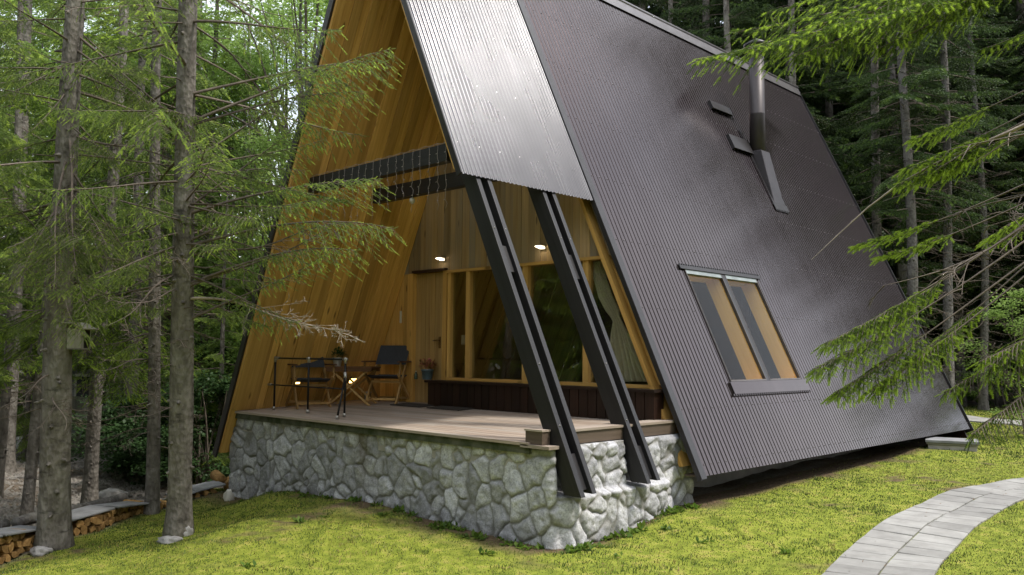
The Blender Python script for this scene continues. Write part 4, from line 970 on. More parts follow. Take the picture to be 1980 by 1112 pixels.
# forest kinds, then copies of them
FOR = 'spruces of the surrounding forest'
def at(u, D): p = od(u, 690, D); return on_ground(p)
kinds = [dict(H=20, r0=.16, seed=201, h0=5.0, dens=.8, Lmax=2.5, bare=(1.5,6,36), weep=.3), dict(H=18, r0=.13, seed=202, h0=2.2, dens=.85, Lmax=2.3, bare=(.8,3,14), weep=.2),
         dict(H=19, r0=.14, seed=203, h0=.8, dens=1.15, Lmax=3.1, bare=(.4,2,6)), dict(H=7.5, r0=.07, seed=204, h0=.3, dens=1.1, Lmax=1.7, bare=(.4,2,4)),
         dict(H=21, r0=.125, seed=205, h0=5.2, dens=.9, Lmax=2.3, bare=(.7,9,100), barkm=M_bark_pale), dict(H=20, r0=.11, seed=206, h0=5.6, dens=.9, Lmax=2.2, bare=(.6,9.5,110), barkm=M_bark_pale)]
first = {}
KN = ['tall forest spruce with bare lower trunk', 'forest spruce green almost to the ground', 'bushy forest spruce with boughs to the ground', 'young spruce among taller trees', 'pale-trunked forest spruce bristling with dead twigs', 'thin forest spruce with long dead twigs']
def forest(k, pos, rz=0, sc=1.0, dark=False, label=None):
    key = (k, dark)
    if key not in first:
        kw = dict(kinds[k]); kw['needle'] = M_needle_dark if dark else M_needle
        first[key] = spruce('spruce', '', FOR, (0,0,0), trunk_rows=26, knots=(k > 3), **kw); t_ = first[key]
        t_.location = tuple(float(q) for q in pos); t_.rotation_euler = (0,0,rz); t_.scale = (sc,)*3
    else: t_ = dup(first[key], pos, rz, None, FOR, sc)
    u_, _, d_ = proj(pos); zone = 'at the left border' if u_ < 60 else 'behind the birdhouse spruce' if u_ < 200 else 'behind the tall lawn spruces' if u_ < 420 else 'beside the left roof slope' if u_ < 900 else 'above the roof ridge' if u_ < 1440 else 'right of the flue pipe' if u_ < 1620 else 'right of the rear roof edge' if u_ < 1790 else 'at the right border'
    t_['label'] = label or ('far ' if d_ > 32 else '') + KN[k] + ' ' + zone
    return t_
rng = random.Random(77)
# measured trunks on the right
forest(4, at(1763,19.8), .3, .95, True, 'pale spruce trunk just behind the rear edge of the brown roof')
forest(4, at(1839,20.5), 2.1, .9, True, 'pale spruce trunk between the rear roof edge and the thinner trunk by the fence')
forest(5, at(1904,23), 1.0, .9, True, 'thin pale spruce trunk rising behind the wooden rail fence')
forest(0, at(255,17.5), 1.0, .8, False, 'grey spruce trunk in front of the log cabin')
forest(1, at(225,24), 2.0, .9); forest(0, at(305,20), 4.0, .9); forest(1, at(395,21), 5.0, .85); forest(2, at(120,26), 1.3, .9); forest(3, at(60,19), .4, .8); forest(0, at(20,17), 3.3, .9)
forest(3, at(430,16.5), 2.2, .75, False, 'young spruce beside the front edge of the left roof slope')
for u, D, k in ((-120,12,1),(-200,20,2),(-60,28,2),(60,33,1),(170,36,2),(290,34,2),(380,30,1),(-20,40,2),(240,44,2),(420,40,2),(120,20,0),(350,26,0),(470,29,1),(-300,26,2),(330,50,2),(80,52,2),(-100,55,2)):
    forest(k, at(u+rng.uniform(-10,10), D), rng.uniform(0,6.3), rng.uniform(.85,1.15))
occ = []
def free(p, d):
    if -14 < p[0] < -4.5 and 4 < p[1] < 20.3: return False
    if any((p[0]-q[0])**2+(p[1]-q[1])**2 < d*d for q in occ): return False
    occ.append(p); return True
cnt = 0
for _ in range(900):
    u = rng.uniform(1120, 2300); D = 21.5+26*rng.random()**1.4
    p = at(u, D)
    if p[1] < 21 or not free(p, 1.7): continue
    if u > 1850 and p[1] < 27: continue
    k = rng.choice((4,5,1,2,2) if D < 27 else (1,2,2,2,1)); 
    if u < 1650 and D < 34: k = rng.choice((1,2,2))
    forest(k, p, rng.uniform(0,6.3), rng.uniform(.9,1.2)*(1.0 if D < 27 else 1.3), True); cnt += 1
    if cnt > 110: break
# the wood goes on outside the frame: it is what the glass and the steel mirror
for _ in range(1500):
    x, y = rng.uniform(-48, 34), rng.uniform(-36, 30)
    d = math.hypot(x, y); uu_, _, dd_ = proj((x, y, 2.0))
    if not ((x > 9.5 and y > -10) or (y < -1.5 and x < 9.5 and (dd_ < 0 or uu_ < -260))) or d < 7 or not free((x, y), 3.3): continue
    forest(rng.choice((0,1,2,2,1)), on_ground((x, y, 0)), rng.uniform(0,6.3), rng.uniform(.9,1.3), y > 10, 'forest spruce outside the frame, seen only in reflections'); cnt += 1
    if cnt > 250: break
# the spruce just outside the right border whose boughs hang into view
pR = on_ground((-.6, 6.5, 0)); 
R_ = dict(wr=.5, lod='hi', start=.34, sag=.10, hang=.30, width=.44, spacing=.05, tips=.6, shoot=.06, sp=.028)
hR = lambda z: z-pR[2]
U_ = dict(R_, width=.24, hang=.3, tips=.45, spacing=.05, shoot=.06, sp=.028)                 # upper bough
L_ = dict(wr=.45, lod='hi', start=.74, sag=.12, hang=.28, width=.36, spacing=.026, tips=.9, shoot=.06, sp=.028)   # bare bough with a leafy end
heroR = [(hR(4.9), od(1352,110,4.7), 'live', 51, dict(U_, sag=.16)), (hR(5.0), od(1440,100,4.6), 'live', 52, U_), (hR(5.1), od(1520,120,4.9), 'live', 53, dict(U_, hang=.5)), (hR(4.9), od(1640,50,4.4), 'live', 54, U_), (hR(4.7), od(1420,60,5.0), 'live', 55, U_),
         (hR(5.2), od(1560,20,5.2), 'live', 80, U_), (hR(5.0), od(1700,90,5.0), 'live', 81, U_), (hR(5.3), od(1480,20,5.6), 'live', 82, U_),
         (hR(3.40), od(1582,715,5.0), 'live', 56, L_), (hR(3.45), od(1600,665,5.1), 'live', 76, L_), (hR(3.30), od(1612,760,5.0), 'live', 77, L_), (hR(3.35), od(1690,760,4.9), 'live', 57, L_), (hR(3.4), od(1745,700,5.2), 'live', 78, L_), (hR(3.5), od(1660,640,5.2), 'live', 83, L_),
         (hR(3.9), od(1572,490,5.3), 'bare', 58, dict(n=7, sag=.10, curl=-.06, width=.08, fine=0)), (hR(3.5), od(1655,478,5.8), 'live', 59, dict(L_, hang=.1, sag=.06)), (hR(3.4), od(1700,500,5.9), 'live', 84, dict(L_, hang=.1, sag=.06)),
         (hR(4.0), od(1742,330,5.4), 'live', 60, dict(L_, start=.68)), (hR(4.1), od(1760,270,5.6), 'live', 61, dict(L_, start=.7)), (hR(4.0), od(1730,360,5.4), 'live', 79, dict(L_, start=.7)), (hR(4.0), od(1800,340,5.4), 'live', 85, dict(L_, start=.7)),
         (hR(2.9), od(1830,760,5.2), 'live', 62, dict(L_, hang=.4, fill=.6, start=.5)), (hR(2.7), od(1900,700,5.0), 'live', 63, dict(L_, fill=.6, start=.5)), (hR(2.6), od(1880,840,4.8), 'live', 64, dict(L_, start=.5, tips=.3, hang=.7, fill=.4)),
         (hR(4.5), od(1890,100,5.2), 'live', 65, dict(U_, start=.5)), (hR(3.6), od(1910,470,6.2), 'live', 66, dict(L_, start=.6)), (hR(3.2), od(1700,560,5.3), 'bare', 67, dict(grey=1, n=14, fine=1, sag=.1)), (hR(3.7), od(1830,300,5.0), 'bare', 68, dict(grey=1, n=12, fine=0)), (hR(3.3), od(1840,420,5.4), 'bare', 69, dict(grey=1, n=12, fine=1))]
spruce('spruce', 'foreground spruce whose bright fresh boughs hang in from the right side', 'spruces at the edge of the lawn', pR, 14, .14, 107, h0=7.5, dens=.35, Lmax=1.5, lod='mid', bare=(1,3,6), htop=8, needle=M_needle_fresh, heroes=heroR)
# broadleaved trees and shrubs left of the house
BL = 'broadleaved trees left of the cabin'
broadleaf('beech', 'light-leaved beech right behind the left roof slope', BL, at(585,19.5), 13, .12, 301, (.6,13.5,3.6), 60000, .10)
broadleaf('beech', 'airy beech between the roof edge and the spruces on the lawn', BL, at(480,22), 12, .11, 302, (.6,12.5,3.4), 46000, .10)
broadleaf('beech', 'pale green beech far behind the spruce trunks', BL, at(380,27), 13, .11, 303, (1.0,13.5,3.8), 40000, .11)
broadleaf('beech', 'bushy low beech beside the lower edge of the left slope', BL, at(520,18), 7.5, .07, 304, (.4,7.2,2.2), 20000, .085)
for k_, (u_, D_) in enumerate(((620,27),(540,30),(200,30),(60,28),(300,34),(-60,30))): broadleaf('beech', 'distant pale-leaved tree ' + ('close to the left roof slope','just left of the beech by the roof','behind the birdhouse spruce','at the left border of the photo','between the two tall lawn spruces','past the left border')[k_], BL, at(u_, D_), 14, .12, 310+k_, (.6,14.5,4.2), 36000, .13)
SH = 'dark shrubs below the spruces'
for k, (u, D, r, h, nl, lb) in enumerate(((405,15.6,1.1,2.0,9000,'dark leafy shrub against the left end of the stone base'),(335,16.5,1.2,1.7,8000,'dark leafy shrub right behind the tall grey-barked spruce'),(268,17.5,1.2,1.5,7000,'dark shrub behind the slender pale-based spruce'),(435,18.5,1.3,2.6,9000,'dark shrub half hidden by the left roof slope'))):
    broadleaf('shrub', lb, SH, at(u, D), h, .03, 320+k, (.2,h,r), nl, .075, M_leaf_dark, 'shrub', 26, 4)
for k, (u, D, r, h, nl, lb) in enumerate(((2000,17,1.0,2.9,4500,'light-leaved beech sapling at the right border of the photo'),(1960,24,1.2,1.6,5000,'low green shrub behind the rail fence'),(60,24,1.4,1.3,5000,'low green shrub on the bank left of the birdhouse tree'))):
    broadleaf('shrub', lb, None, at(u, D), h, .02, 340+k, (.25,h,r), nl, .065, M_leaf, 'shrub', 22, 4)
# OBJECTS BEGIN
# ------------------------------------------------------------------ things on the porch
def odk(u, v):
    y = 8.0
    for _ in range(10): p = oz(u, v, deckz(y)); y = p[1]
    return p
def ondeck(u, v): p = odk(u, v); return (p[0], p[1], deckz(p[1]))
M_black = simple('black_iron', (.012,.012,.013), .45, .5, .2, 20, .1)
M_fit = simple('zinc_fitting', (.42,.40,.37), .4, .9, .2, 20, .1)
M_canvas = simple('dark_grey_canvas', (.040,.044,.055), .9, 0, .15, 30, .3)
M_chairwood = wood('chair_wood', (.34,.19,.06), (.55,.34,.13), .55, .2)
M_tablewood = wood('dark_table_wood', (.09,.038,.017), (.19,.085,.036), .5, .2)
M_white = simple('white_glaze', (.55,.52,.46), .35, 0, .08, 8, .05)
M_red = simple('red_paint', (.16,.012,.01), .35, 0, .2, 8, .05)
M_green = simple('potted_leaves', (.04,.085,.02), .6, 0, .4, 20, .1)
def emit(name, col, st):
    t = NT(name); e = t.n('ShaderNodeEmission'); e.inputs[0].default_value = (*col, 1); e.inputs[1].default_value = st; return t.done(e.outputs[0])
M_warm = emit('warm_lamp_glow', (1.0,.62,.18), 4.0); M_white_lamp = emit('white_lamp_glow', (1.0,.86,.62), 5.0)

# pipe railing along the front edge
base = [ondeck(531,790), ondeck(596,797), ondeck(667,806)]
ty = 6.78; base = [(oy(u, 750, ty)[0], ty, deckz(ty)) for u in (531,596,667)]; z_top = oy(533,692.5,ty)[2]; xL = lx(z_top, .12); z_mid = (oy(470,740,ty)[2]+oy(667,753,ty)[2])/2
rail = thing('railing', 'black iron pipe railing with pale fittings along the front edge of the porch', 'railing', (base[1][0], ty, base[1][2]))
for p in base:
    mb = MB(); mb.bar((p[0], ty, p[2]-.01), (p[0], ty, z_top), .015, 10); po = mb.obj('post', M_black, rail)
    mb = MB(); mb.bar((p[0], ty, p[2]), (p[0], ty, p[2]+.05), .022, 10); mb.obj('fitting', M_fit, po, local=True)
    mb = MB(); mb.bar((p[0], ty, z_top-.06), (p[0], ty, z_top+.025), .022, 10); mb.bar((p[0]-.05, ty, z_top), (p[0]+.04, ty, z_top), .020, 10)
    mb.obj('fitting', M_fit, po, local=True)
mb = MB(); mb.bar((xL, ty, z_top), (base[2][0]+.03, ty, z_top), .014, 10); mb.obj('handrail', M_black, rail)
mb = MB(); mb.bar((lx(z_mid,.12), ty, z_mid), (base[2][0]+.03, ty, z_mid), .010, 8); mb.obj('rail', M_black, rail)
q = odk(651.5, 811); qt = np.array([base[2][0], ty, oy(667,728,ty)[2]])
mb = MB(); mb.bar((q[0], q[1], deckz(q[1])), tuple(qt), .014, 10); br_ = mb.obj('brace', M_black, rail)
mb = MB(); mb.bar((q[0], q[1], deckz(q[1])), (q[0], q[1], deckz(q[1])+.05), .021, 10); mb.obj('fitting', M_fit, br_, local=True)
mb = MB(); mb.bar(tuple(qt-np.array([0,0,.06])), tuple(qt+np.array([0,0,.06])), .022, 10); mb.obj('fitting', M_fit, br_, local=True)
mb = MB(); mb.bar((xL-.05, ty, z_top), (xL+.05, ty, z_top), .022, 10); mb.obj('wall_fitting', M_fit, rail); mb = MB(); mb.bar((lx(z_mid,.12)-.05, ty, z_mid), (lx(z_mid,.12)+.04, ty, z_mid), .020, 10); mb.obj('wall_fitting', M_fit, rail)

# folding armchairs with canvas backs
def chair(name, label, loc, rz, sc=1.0):
    r = thing(name, label, 'chair', loc, rz, 'folding chairs at the porch table')
    for sx in (-1, 1):
        x = sx*.26
        mb = MB(); a = np.array([x-.012, -.27, 0]); b = np.array([x-.012, .30, .93]); mb.board(a, b-a, (0, .045, -.02), (.024, 0, 0)); mb.obj('leg', M_chairwood, r, local=True)
        mb = MB(); a = np.array([x+sx*.026-.012, .28, 0]); b = np.array([x+sx*.026-.012, -.26, .47]); mb.board(a, b-a, (0, .045, .02), (.024, 0, 0)); mb.obj('leg', M_chairwood, r, local=True)
        mb = MB(); a = np.array([x+sx*.05-.012, -.24, .43]); mb.board(a, (0, .03, .23), (0, .03, 0), (.022, 0, 0)); mb.obj('arm_post', M_chairwood, r, local=True)
        mb = MB(); mb.box(x+sx*.05-.025, x+sx*.05+.025, -.28, .18, .655, .678, along=1); mb.obj('armrest', M_tablewood, r, local=True)
    for y, z in ((-.25,.06),(.25,.06),(-.08,.33)):
        mb = MB(); mb.box(-.25, .25, y-.012, y+.012, z, z+.035); mb.obj('stretcher', M_chairwood, r, local=True)
    mb = MB(); k = 8
    for i in range(k):
        u0, u1 = i/k, (i+1)/k; f = lambda u: .455-.05*sin(pi*u)
        mb.add([(-.25,-.24+.44*u0,f(u0)),(.25,-.24+.44*u0,f(u0)),(.25,-.24+.44*u1,f(u1)),(-.25,-.24+.44*u1,f(u1)),(-.25,-.24+.44*u0,f(u0)-.012),(.25,-.24+.44*u0,f(u0)-.012),(.25,-.24+.44*u1,f(u1)-.012),(-.25,-.24+.44*u1,f(u1)-.012)],
               [(0,1,2,3),(7,6,5,4),(0,4,5,1),(1,5,6,2),(2,6,7,3),(3,7,4,0)], None, .5, False)
    mb.obj('seat', M_canvas, r, local=True)
    mb = MB(); k = 8
    for i in range(k):
        x0, x1 = -.265+.53*i/k, -.265+.53*(i+1)/k; d = lambda x: .035*(1-(x/.265)**2)
        P = []
        for off in (0, .012):
            for x, z, y in ((x0,.62,.115),(x1,.62,.115),(x1,.93,.305),(x0,.93,.305)): P.append((x, y-.02+d(x)+off, z))
        mb.add(P, [(0,1,2,3),(7,6,5,4),(0,4,5,1),(1,5,6,2),(2,6,7,3),(3,7,4,0)], None, .5, False)
    mb.obj('backrest', M_canvas, r, local=True)
    return r
c1 = (odk(552,788)+odk(593,789)+odk(623,786))/3; c2 = (odk(706,784)+odk(749,781))/2 + np.array([-.05,.25,0])
chair('folding_chair', 'wooden folding chair with dark canvas back, behind the railing left of the table', (c1[0]+.05, c1[1]+.05, deckz(c1[1])), radians(75))
chair('folding_chair', 'wooden folding chair with dark canvas back, right of the table near the door', (c2[0], c2[1], deckz(c2[1])), radians(28))
tp = (odk(644,785)+odk(699,783))/2 + np.array([0,.1,0]); TZ = oy(652, 708, tp[1])[2]-deckz(tp[1])
tb = thing('table', 'dark wooden folding table with crossed legs between the two canvas chairs', 'table', (tp[0], tp[1], deckz(tp[1])), radians(38))
mb = MB()
for k in range(6): mb.box(-.38, .38, -.27+.09*k, -.27+.09*k+.082, TZ-.022, TZ)
mb.box(-.36, .36, -.26, -.235, TZ-.075, TZ-.0225); mb.box(-.36, .36, .235, .26, TZ-.075, TZ-.0225); mb.obj('tabletop', M_tablewood, tb, local=True)
for sy in (-1, 1):
    for sx in (-1, 1):
        mb = MB(); a = np.array([sx*.33, sy*.21+sx*.014, 0]); b = np.array([-sx*.30, sy*.21+sx*.014, TZ-.05]); mb.board(a-np.array([.02,.012,0]), b-a, (.045,0,0), (0,.024,0)); mb.obj('leg', M_chairwood, tb, local=True)
for x in (-.3, .3): mb = MB(); mb.box(x-.012, x+.012, -.2, .2, .08, .115, along=1); mb.obj('stretcher', M_chairwood, tb, local=True)
tz = deckz(tp[1])+TZ
def pot_plant(name, label, cat, loc, r, h, m, leaf, lr, lh, n, seed, leafm=None):
    t_ = thing(name, label, cat, loc); mb = MB(); mb.lathe([(r*.72,0),(r*.76,.005),(r,h*.86),(r*1.08,h*.87),(r*1.08,h),(r*.95,h),(r*.92,h*.9)], (0,0,0), 18); mb.obj('pot', m, t_, local=True)
    rg = np.random.default_rng(seed); q = rg.normal(0, 1, (n,3)); q /= np.linalg.norm(q, axis=1)[:,None]; q *= (rg.random((n,1))**.4)*np.array([lr, lr, lh*.55]); q[:,2] += h+lh*.45
    d = q-np.array([0,0,h]); d /= np.linalg.norm(d, axis=1)[:,None]+1e-9
    V, Fq = instance((np.array([[0,0,0],[.5,.3,.06],[1,0,-.05],[.5,-.3,.06]]), np.array([[0,1,2,3]])), q, frames(d+rg.normal(0,.4,(n,3))), leaf*rg.uniform(.6,1.2,n))
    link('foliage', np_mesh('foliage', V, Fq, {'tip': np.repeat(rg.random(n), 4)}), leafm or M_leaf, t_, local=True); return t_
p = oy(652, 707, tp[1]-.05)
pot_plant('potted_plant', 'green plant in a white pot standing on the folding table', 'potted plant', (p[0], p[1], tz), .075, .14, M_white, .06, .12, .16, 160, 1, M_leaf_dark)
p = oy(641, 707, tp[1]-.02); ln_ = thing('lantern', 'small red lantern on the folding table left of the white pot', 'lantern', (p[0], p[1], tz))
mb = MB(); mb.lathe([(.045,0),(.045,.02),(.03,.03)], (0,0,0), 14); mb.lathe([(.028,.12),(.045,.13),(.02,.165),(.008,.17)], (0,0,0), 14); mb.tube([(-.04,0,.03),(-.05,0,.12),(0,0,.20),(.05,0,.12),(.04,0,.03)], .004, 6); mb.obj('frame', M_red, ln_, local=True)
mb = MB(); mb.lathe([(.028,.03),(.036,.07),(.028,.12)], (0,0,0), 14); mb.obj('globe', simple('red_glass', (.2,.03,.02), .1, 0, .1), ln_, local=True)
# black side table and globe lamp by the left slope
p = ondeck(506, 787); st = thing('side_table', 'low black folding side table beside the left boards, behind the railing', 'side table', p, radians(20))
hh = oy(506,738,p[1])[2]-p[2]
mb = MB(); mb.box(-.22, .22, -.17, .17, hh-.02, hh); mb.obj('tabletop', M_black, st, local=True)
for sy in (-1, 1):
    mb = MB(); mb.tube([(-.17,sy*.13,hh-.02),(-.05,sy*.14,hh*.5),(.16,sy*.15,.03),(.13,sy*.15,.012),(-.12,sy*.15,.012),(-.16,sy*.15,.03),(.05,sy*.14,hh*.5),(.17,sy*.13,hh-.02)], .010, 6); mb.obj('leg', M_black, st, local=True)
mb = MB(); mb.bar((.05,.16,0), (.05,.16,hh+.14), .008); mb.bar((.0,.16,hh+.14),(.1,.16,hh+.14), .008); mb.obj('handle', M_black, st, local=True)
p = ondeck(557, 779); gl = thing('globe_lamp', 'small white globe lamp on a black foot, left of the canvas chair', 'lamp', p)
mb = MB(); mb.lathe([(.06,0),(.06,.02),(.045,.06),(.02,.075)], (0,0,0), 14); mb.obj('foot', M_black, gl, local=True)
mb = MB(); mb.ball((0,0,.125), .062, 14); mb.obj('globe', M_white, gl, local=True)
p = ondeck(710, 772); pw = thing('flower_pot', 'small empty white pot on the floor behind the right canvas chair', 'pot', p)
mb = MB(); mb.lathe([(.045,0),(.062,.11),(.068,.115),(.068,.13),(.058,.13),(.05,.06)], (0,0,0), 14); mb.obj('pot', M_white, pw, local=True)
# lit step lights on the left boards
for u, v, lab in ((571.5,736,'glowing amber step light on the left boards, behind the left canvas chair'), (680,734.5,'glowing amber step light on the left boards, behind the table legs')):
    n_ = NL; d = ray(u, v); c0 = NL@(np.array([XR,0,ZR])-NL*.085); pt = CAM + d*((c0-NL@CAM)/(NL@d))
    w_ = thing('step_light', lab, 'lamp', pt, 0, 'lamps on the porch boards')
    mb = MB(); mb.board(pt+np.array([0,-.075,0])-DL*.05, DL*.10, (0,.15,0), -NL*.03); mb.obj('housing', M_black, w_)
    mb = MB(); mb.board(pt+np.array([0,-.062,0])-DL*.038-NL*.031, DL*.076, (0,.124,0), -NL*.008); mb.obj('lens', M_warm, w_)
# two lit lamps on the header boards
for u, v, lab in ((853,501,'small lit lamp on the boards above the door'), (1046,478,'small lit lamp on the boards between the two rafters')):
    p = oy(u, v, YW-.06); w_ = thing('wall_lamp', lab, 'lamp', p, 0, 'lamps on the header boards')
    mb = MB(); mb.box(-.055, .055, -.075, .045, .014, .03); mb.box(-.045, .045, .03, .048, -.03, .03); mb.obj('housing', M_fit, w_, local=True)
    mb = MB(); mb.board((-.05,-.072,.012), (.10,0,0), (0,.10,-.022), (0,0,-.006)); mb.obj('lens', M_white_lamp, w_, local=True)
# bulb under the second collar beam
p = oy(797, 388, 7.74); bu = thing('bulb', 'small white bulb hanging under the dark cross beam', 'lamp', (p[0], p[1], 4.28))
mb = MB(); mb.bar((0,0,0), (0,0,p[2]-4.28+.04), .006); mb.bar((0,0,p[2]-4.28+.03),(0,0,p[2]-4.28+.07), .02); mb.obj('holder', M_black, bu, local=True)
mb = MB(); mb.ball((0,0,p[2]-4.28), .042, 12, (1,1,1.2)); mb.obj('globe', M_white, bu, local=True)
# thermometer strip, door mats, bucket with flowers, bottles
p = oy(775.6, 613, YW-.01); mb = MB(); mb.box(p[0]-.02, p[0]+.02, YW-.028, YW-.009, p[2]-.10, p[2]+.10, along=2); tag(mb.obj('thermometer', M_white, None, .004), 'narrow pale thermometer strip on the boards left of the door', 'thermometer')
M_mat = simple('coir_mat', (.035,.028,.022), .95, 0, .4, 30, .6)
for (u0,v0),(u1,v1),lab in (((768,782),(830,787),'dark door mat lying in front of the pine door'), ((836,787),(910,794),'dark door mat in front of the brown bench wall')):
    a, b = odk(u0, v0), odk(u1, v1); mx_, my_ = (a+b)[:2]/2; w2 = .36; d2 = .17; mb = MB(); z0_ = deckz(my_)
    mb.board((mx_-w2, my_-d2, z0_-.045*d2+.004), (2*w2,0,0), (0,2*d2,.09*d2), (0,0,.014)); tag(mb.obj('door_mat', M_mat, None, .004), lab, 'door mat', 'door mats')
ledz = SILL-.045
def onledge(u, v): p = oz(u, v, ledz); return (p[0], min(p[1], YW-.1), ledz)
p = onledge(877, 733); pot_plant('flower_bucket', 'blue-grey bucket of pink flowers on the ledge beside the door', 'flower pot', p, .095, .16, simple('blue_grey_zinc', (.13,.19,.22), .45, .3, .15), .06, .13, .16, 150, 5, needle_mat('pink_petals', (.12,.10,.03), (.5,.16,.14), .3))
for u, v, c, lab in ((866,733,(.02,.022,.02),'dark little bottle beside the flower bucket'), (860.5,732,(.05,.08,.05),'small green bottle left of the dark bottle on the ledge'), (855,733,(.30,.28,.22),'pale jar at the left end of the ledge')):
    p = onledge(u, v); t_ = thing('bottle', lab, 'bottle', p, 0, 'bottles on the ledge'); mb = MB(); mb.lathe([(.028,0),(.03,.01),(.03,.075),(.014,.10),(.012,.115)], (0,0,0), 12); mb.obj('body', simple('bottle_glass', c, .15), t_, local=True)
    mb = MB(); mb.lathe([(.014,.115),(.014,.13)], (0,0,0), 10); mb.obj('cap', M_white, t_, local=True)
# curtain behind the right pane, notice behind the narrow pane
def curtain():
    y = YW+.17; cp = [(505,1139,1163),(540,1146,1171),(575,1156,1184),(600,1170,1197),(613,1181,1199),(622,1186,1203),(650,1182,1219),(690,1180,1240),(738,1177,1262)]
    rows = []; n = 90
    for k in range(60):
        v = 505+(738-505)*k/59; a = np.interp(v, [c[0] for c in cp], [c[1] for c in cp]); b = np.interp(v, [c[0] for c in cp], [c[2] for c in cp])
        A, B = oy(a, v, y), oy(b, v, y); s = np.linspace(0, 1, n); wdt = np.linalg.norm(B-A)
        ph = s*13*pi*1.0+.5*np.sin(s*9)
        amp = min(.045, wdt*.11); P = A+(B-A)*s[:,None]; P[:,1] += amp*np.sin(ph)+.02*np.sin(s*7+k*.1); rows.append(P)
    V = np.concatenate(rows); i = np.arange(59)[:,None]*n+np.arange(n-1)[None,:]; Fq = np.stack([i,i+1,i+n+1,i+n], -1).reshape(-1,4)
    me = np_mesh('curtain', V, Fq, None, True); o = link('curtain', me, simple('linen', (.72,.64,.48), .9, 0, .1, 40, .2)); m_ = o.modifiers.new('solid', 'SOLIDIFY'); m_.thickness = .004
    tag(o, 'beige linen curtain gathered by a tie behind the right-hand pane', 'curtain')
curtain()
p = oy(902, 657, YW+.10); mb = MB(); mb.box(p[0]-.095, p[0]+.095, YW+.075, YW+.08, p[2]-.075, p[2]+.075); tag(mb.obj('notice', simple('paper', (.42,.36,.26), .9), None), 'pale paper notice behind the narrow pane beside the door', 'notice')
# icicle lights along the first cross beam
sl = thing('string_lights', 'white icicle string lights hanging from the front cross beam', 'string lights', (-9, 6.53, 4.5), 0)
M_wire = simple('white_wire', (.33,.28,.27), .5, 0, .1, 10, 0)
random.seed(9); ys_ = 6.525
xs = [oy(u, v, ys_)[0] for u, v in ((736,310),(751.6,306),(767,302),(781,298),(799,293),(813,290),(831,284),(848,279),(863.7,274))]
dx_ = (xs[-1]-xs[0])/(len(xs)-1); x = xs[0]-dx_
while x > lx(4.5, .2): xs.insert(0, x); x -= dx_*random.uniform(.8, 1.2)
mb = MB(); mb.tube([(x, ys_, 4.507+.008*((k*7) % 3-1)) for k, x in enumerate(np.linspace(lx(4.5,.15), xs[-1]+.15, 40))], .003, 5); mb.obj('main_wire', M_wire, sl)
for k, x in enumerate(xs):
    L = random.choice((.72,.78,.66,.80,.60)) ; n = 14; P = [(x+random.uniform(-.008,.008)*(1+q/5), ys_-.004+random.uniform(-.006,.004), 4.505-L*q/n) for q in range(n+1)]
    mb = MB(); mb.tube(P, .0021, 5)
    for q in range(2, n, 2): s_ = random.choice((-1,1)); mb.bar(P[q], (P[q][0]+s_*.025, P[q][1]-.004, P[q][2]-.004), .0032, 5)
    mb.obj('strand', M_wire, sl)

# ------------------------------------------------------------------ firewood edging, logs, stones
M_fire = None
t = NT('split_firewood'); b = t.attr('bco', 'Vector'); r = t.attr('rnd'); n = t.noise(t.mapv(t.coord(), (1,1,1)), 22, 4)
c = t.ramp(n, [(.3, (.22,.115,.035)), (.7, (.46,.28,.11))]); c = t.mix(1.0, c, t.ramp(t.n('ShaderNodeObjectInfo').outputs['Random'], [(0,.5),(1,1.15)]), 'MULTIPLY'); M_fire = t.done(t.pbsdf(c, .85, 0, .2, t.bump(n, .4, .01)))
def wedge(seed, r=.07, L=.30):
    """split log: a pie-shaped prism, its end facing -y"""
    rg = random.Random(seed); mb = MB(); k = 5; sp = rg.choice((1.4, 1.8, 2.6, 6.28)); a0 = rg.uniform(0, 6.28); P = []
    if sp > 6: ang = [a0+6.28*q/8 for q in range(8)]; P = [(r*.8*rg.uniform(.9,1.1)*cos(a), r*.8*rg.uniform(.9,1.1)*sin(a)) for a in ang]
    else: P = [(0,0)] + [(r*1.25*rg.uniform(.9,1.08)*cos(a0+sp*q/k), r*1.25*rg.uniform(.9,1.08)*sin(a0+sp*q/k)) for q in range(k+1)]
    cx_, cy_ = sum(p[0] for p in P)/len(P), sum(p[1] for p in P)/len(P); P = [(p[0]-cx_, p[1]-cy_) for p in P]; m = len(P)
    V = [(x, 0, z) for x, z in P] + [(x*1.03, L, z*1.03) for x, z in P]
    mb.add(V, [tuple(range(m)), tuple(range(2*m-1, m-1, -1))] + [(q, q+m, (q+1) % m+m, (q+1) % m) for q in range(m)]); me = mb.mesh('firewood'); me.materials.append(M_fire); return me
WD = [wedge(q, random.uniform(.055,.075)) for q in range(9)]
ed = polyline(np.c_[EDGE, np.zeros(len(EDGE))], 400)[:, :2]; ed_s = np.r_[0, np.cumsum(np.linalg.norm(np.diff(ed, axis=0), axis=1))]
def edge_at(s): return np.array([np.interp(s, ed_s, ed[:,0]), np.interp(s, ed_s, ed[:,1])])
random.seed(21); s = -1.2; nf = 0
def edge_ext(s):
    if s < 0: d = edge_at(.3)-edge_at(0); d /= np.linalg.norm(d); return edge_at(0)+d*s
    return edge_at(s)
FWG = 'split logs stacked under the slabs'
SLABTOP = {}
def stack_h(s): return float(np.interp(s, [-1.2, 0, .8, 2.2, 3.4, ed_s[-1]], [.30, .28, .22, .17, .13, .10]))
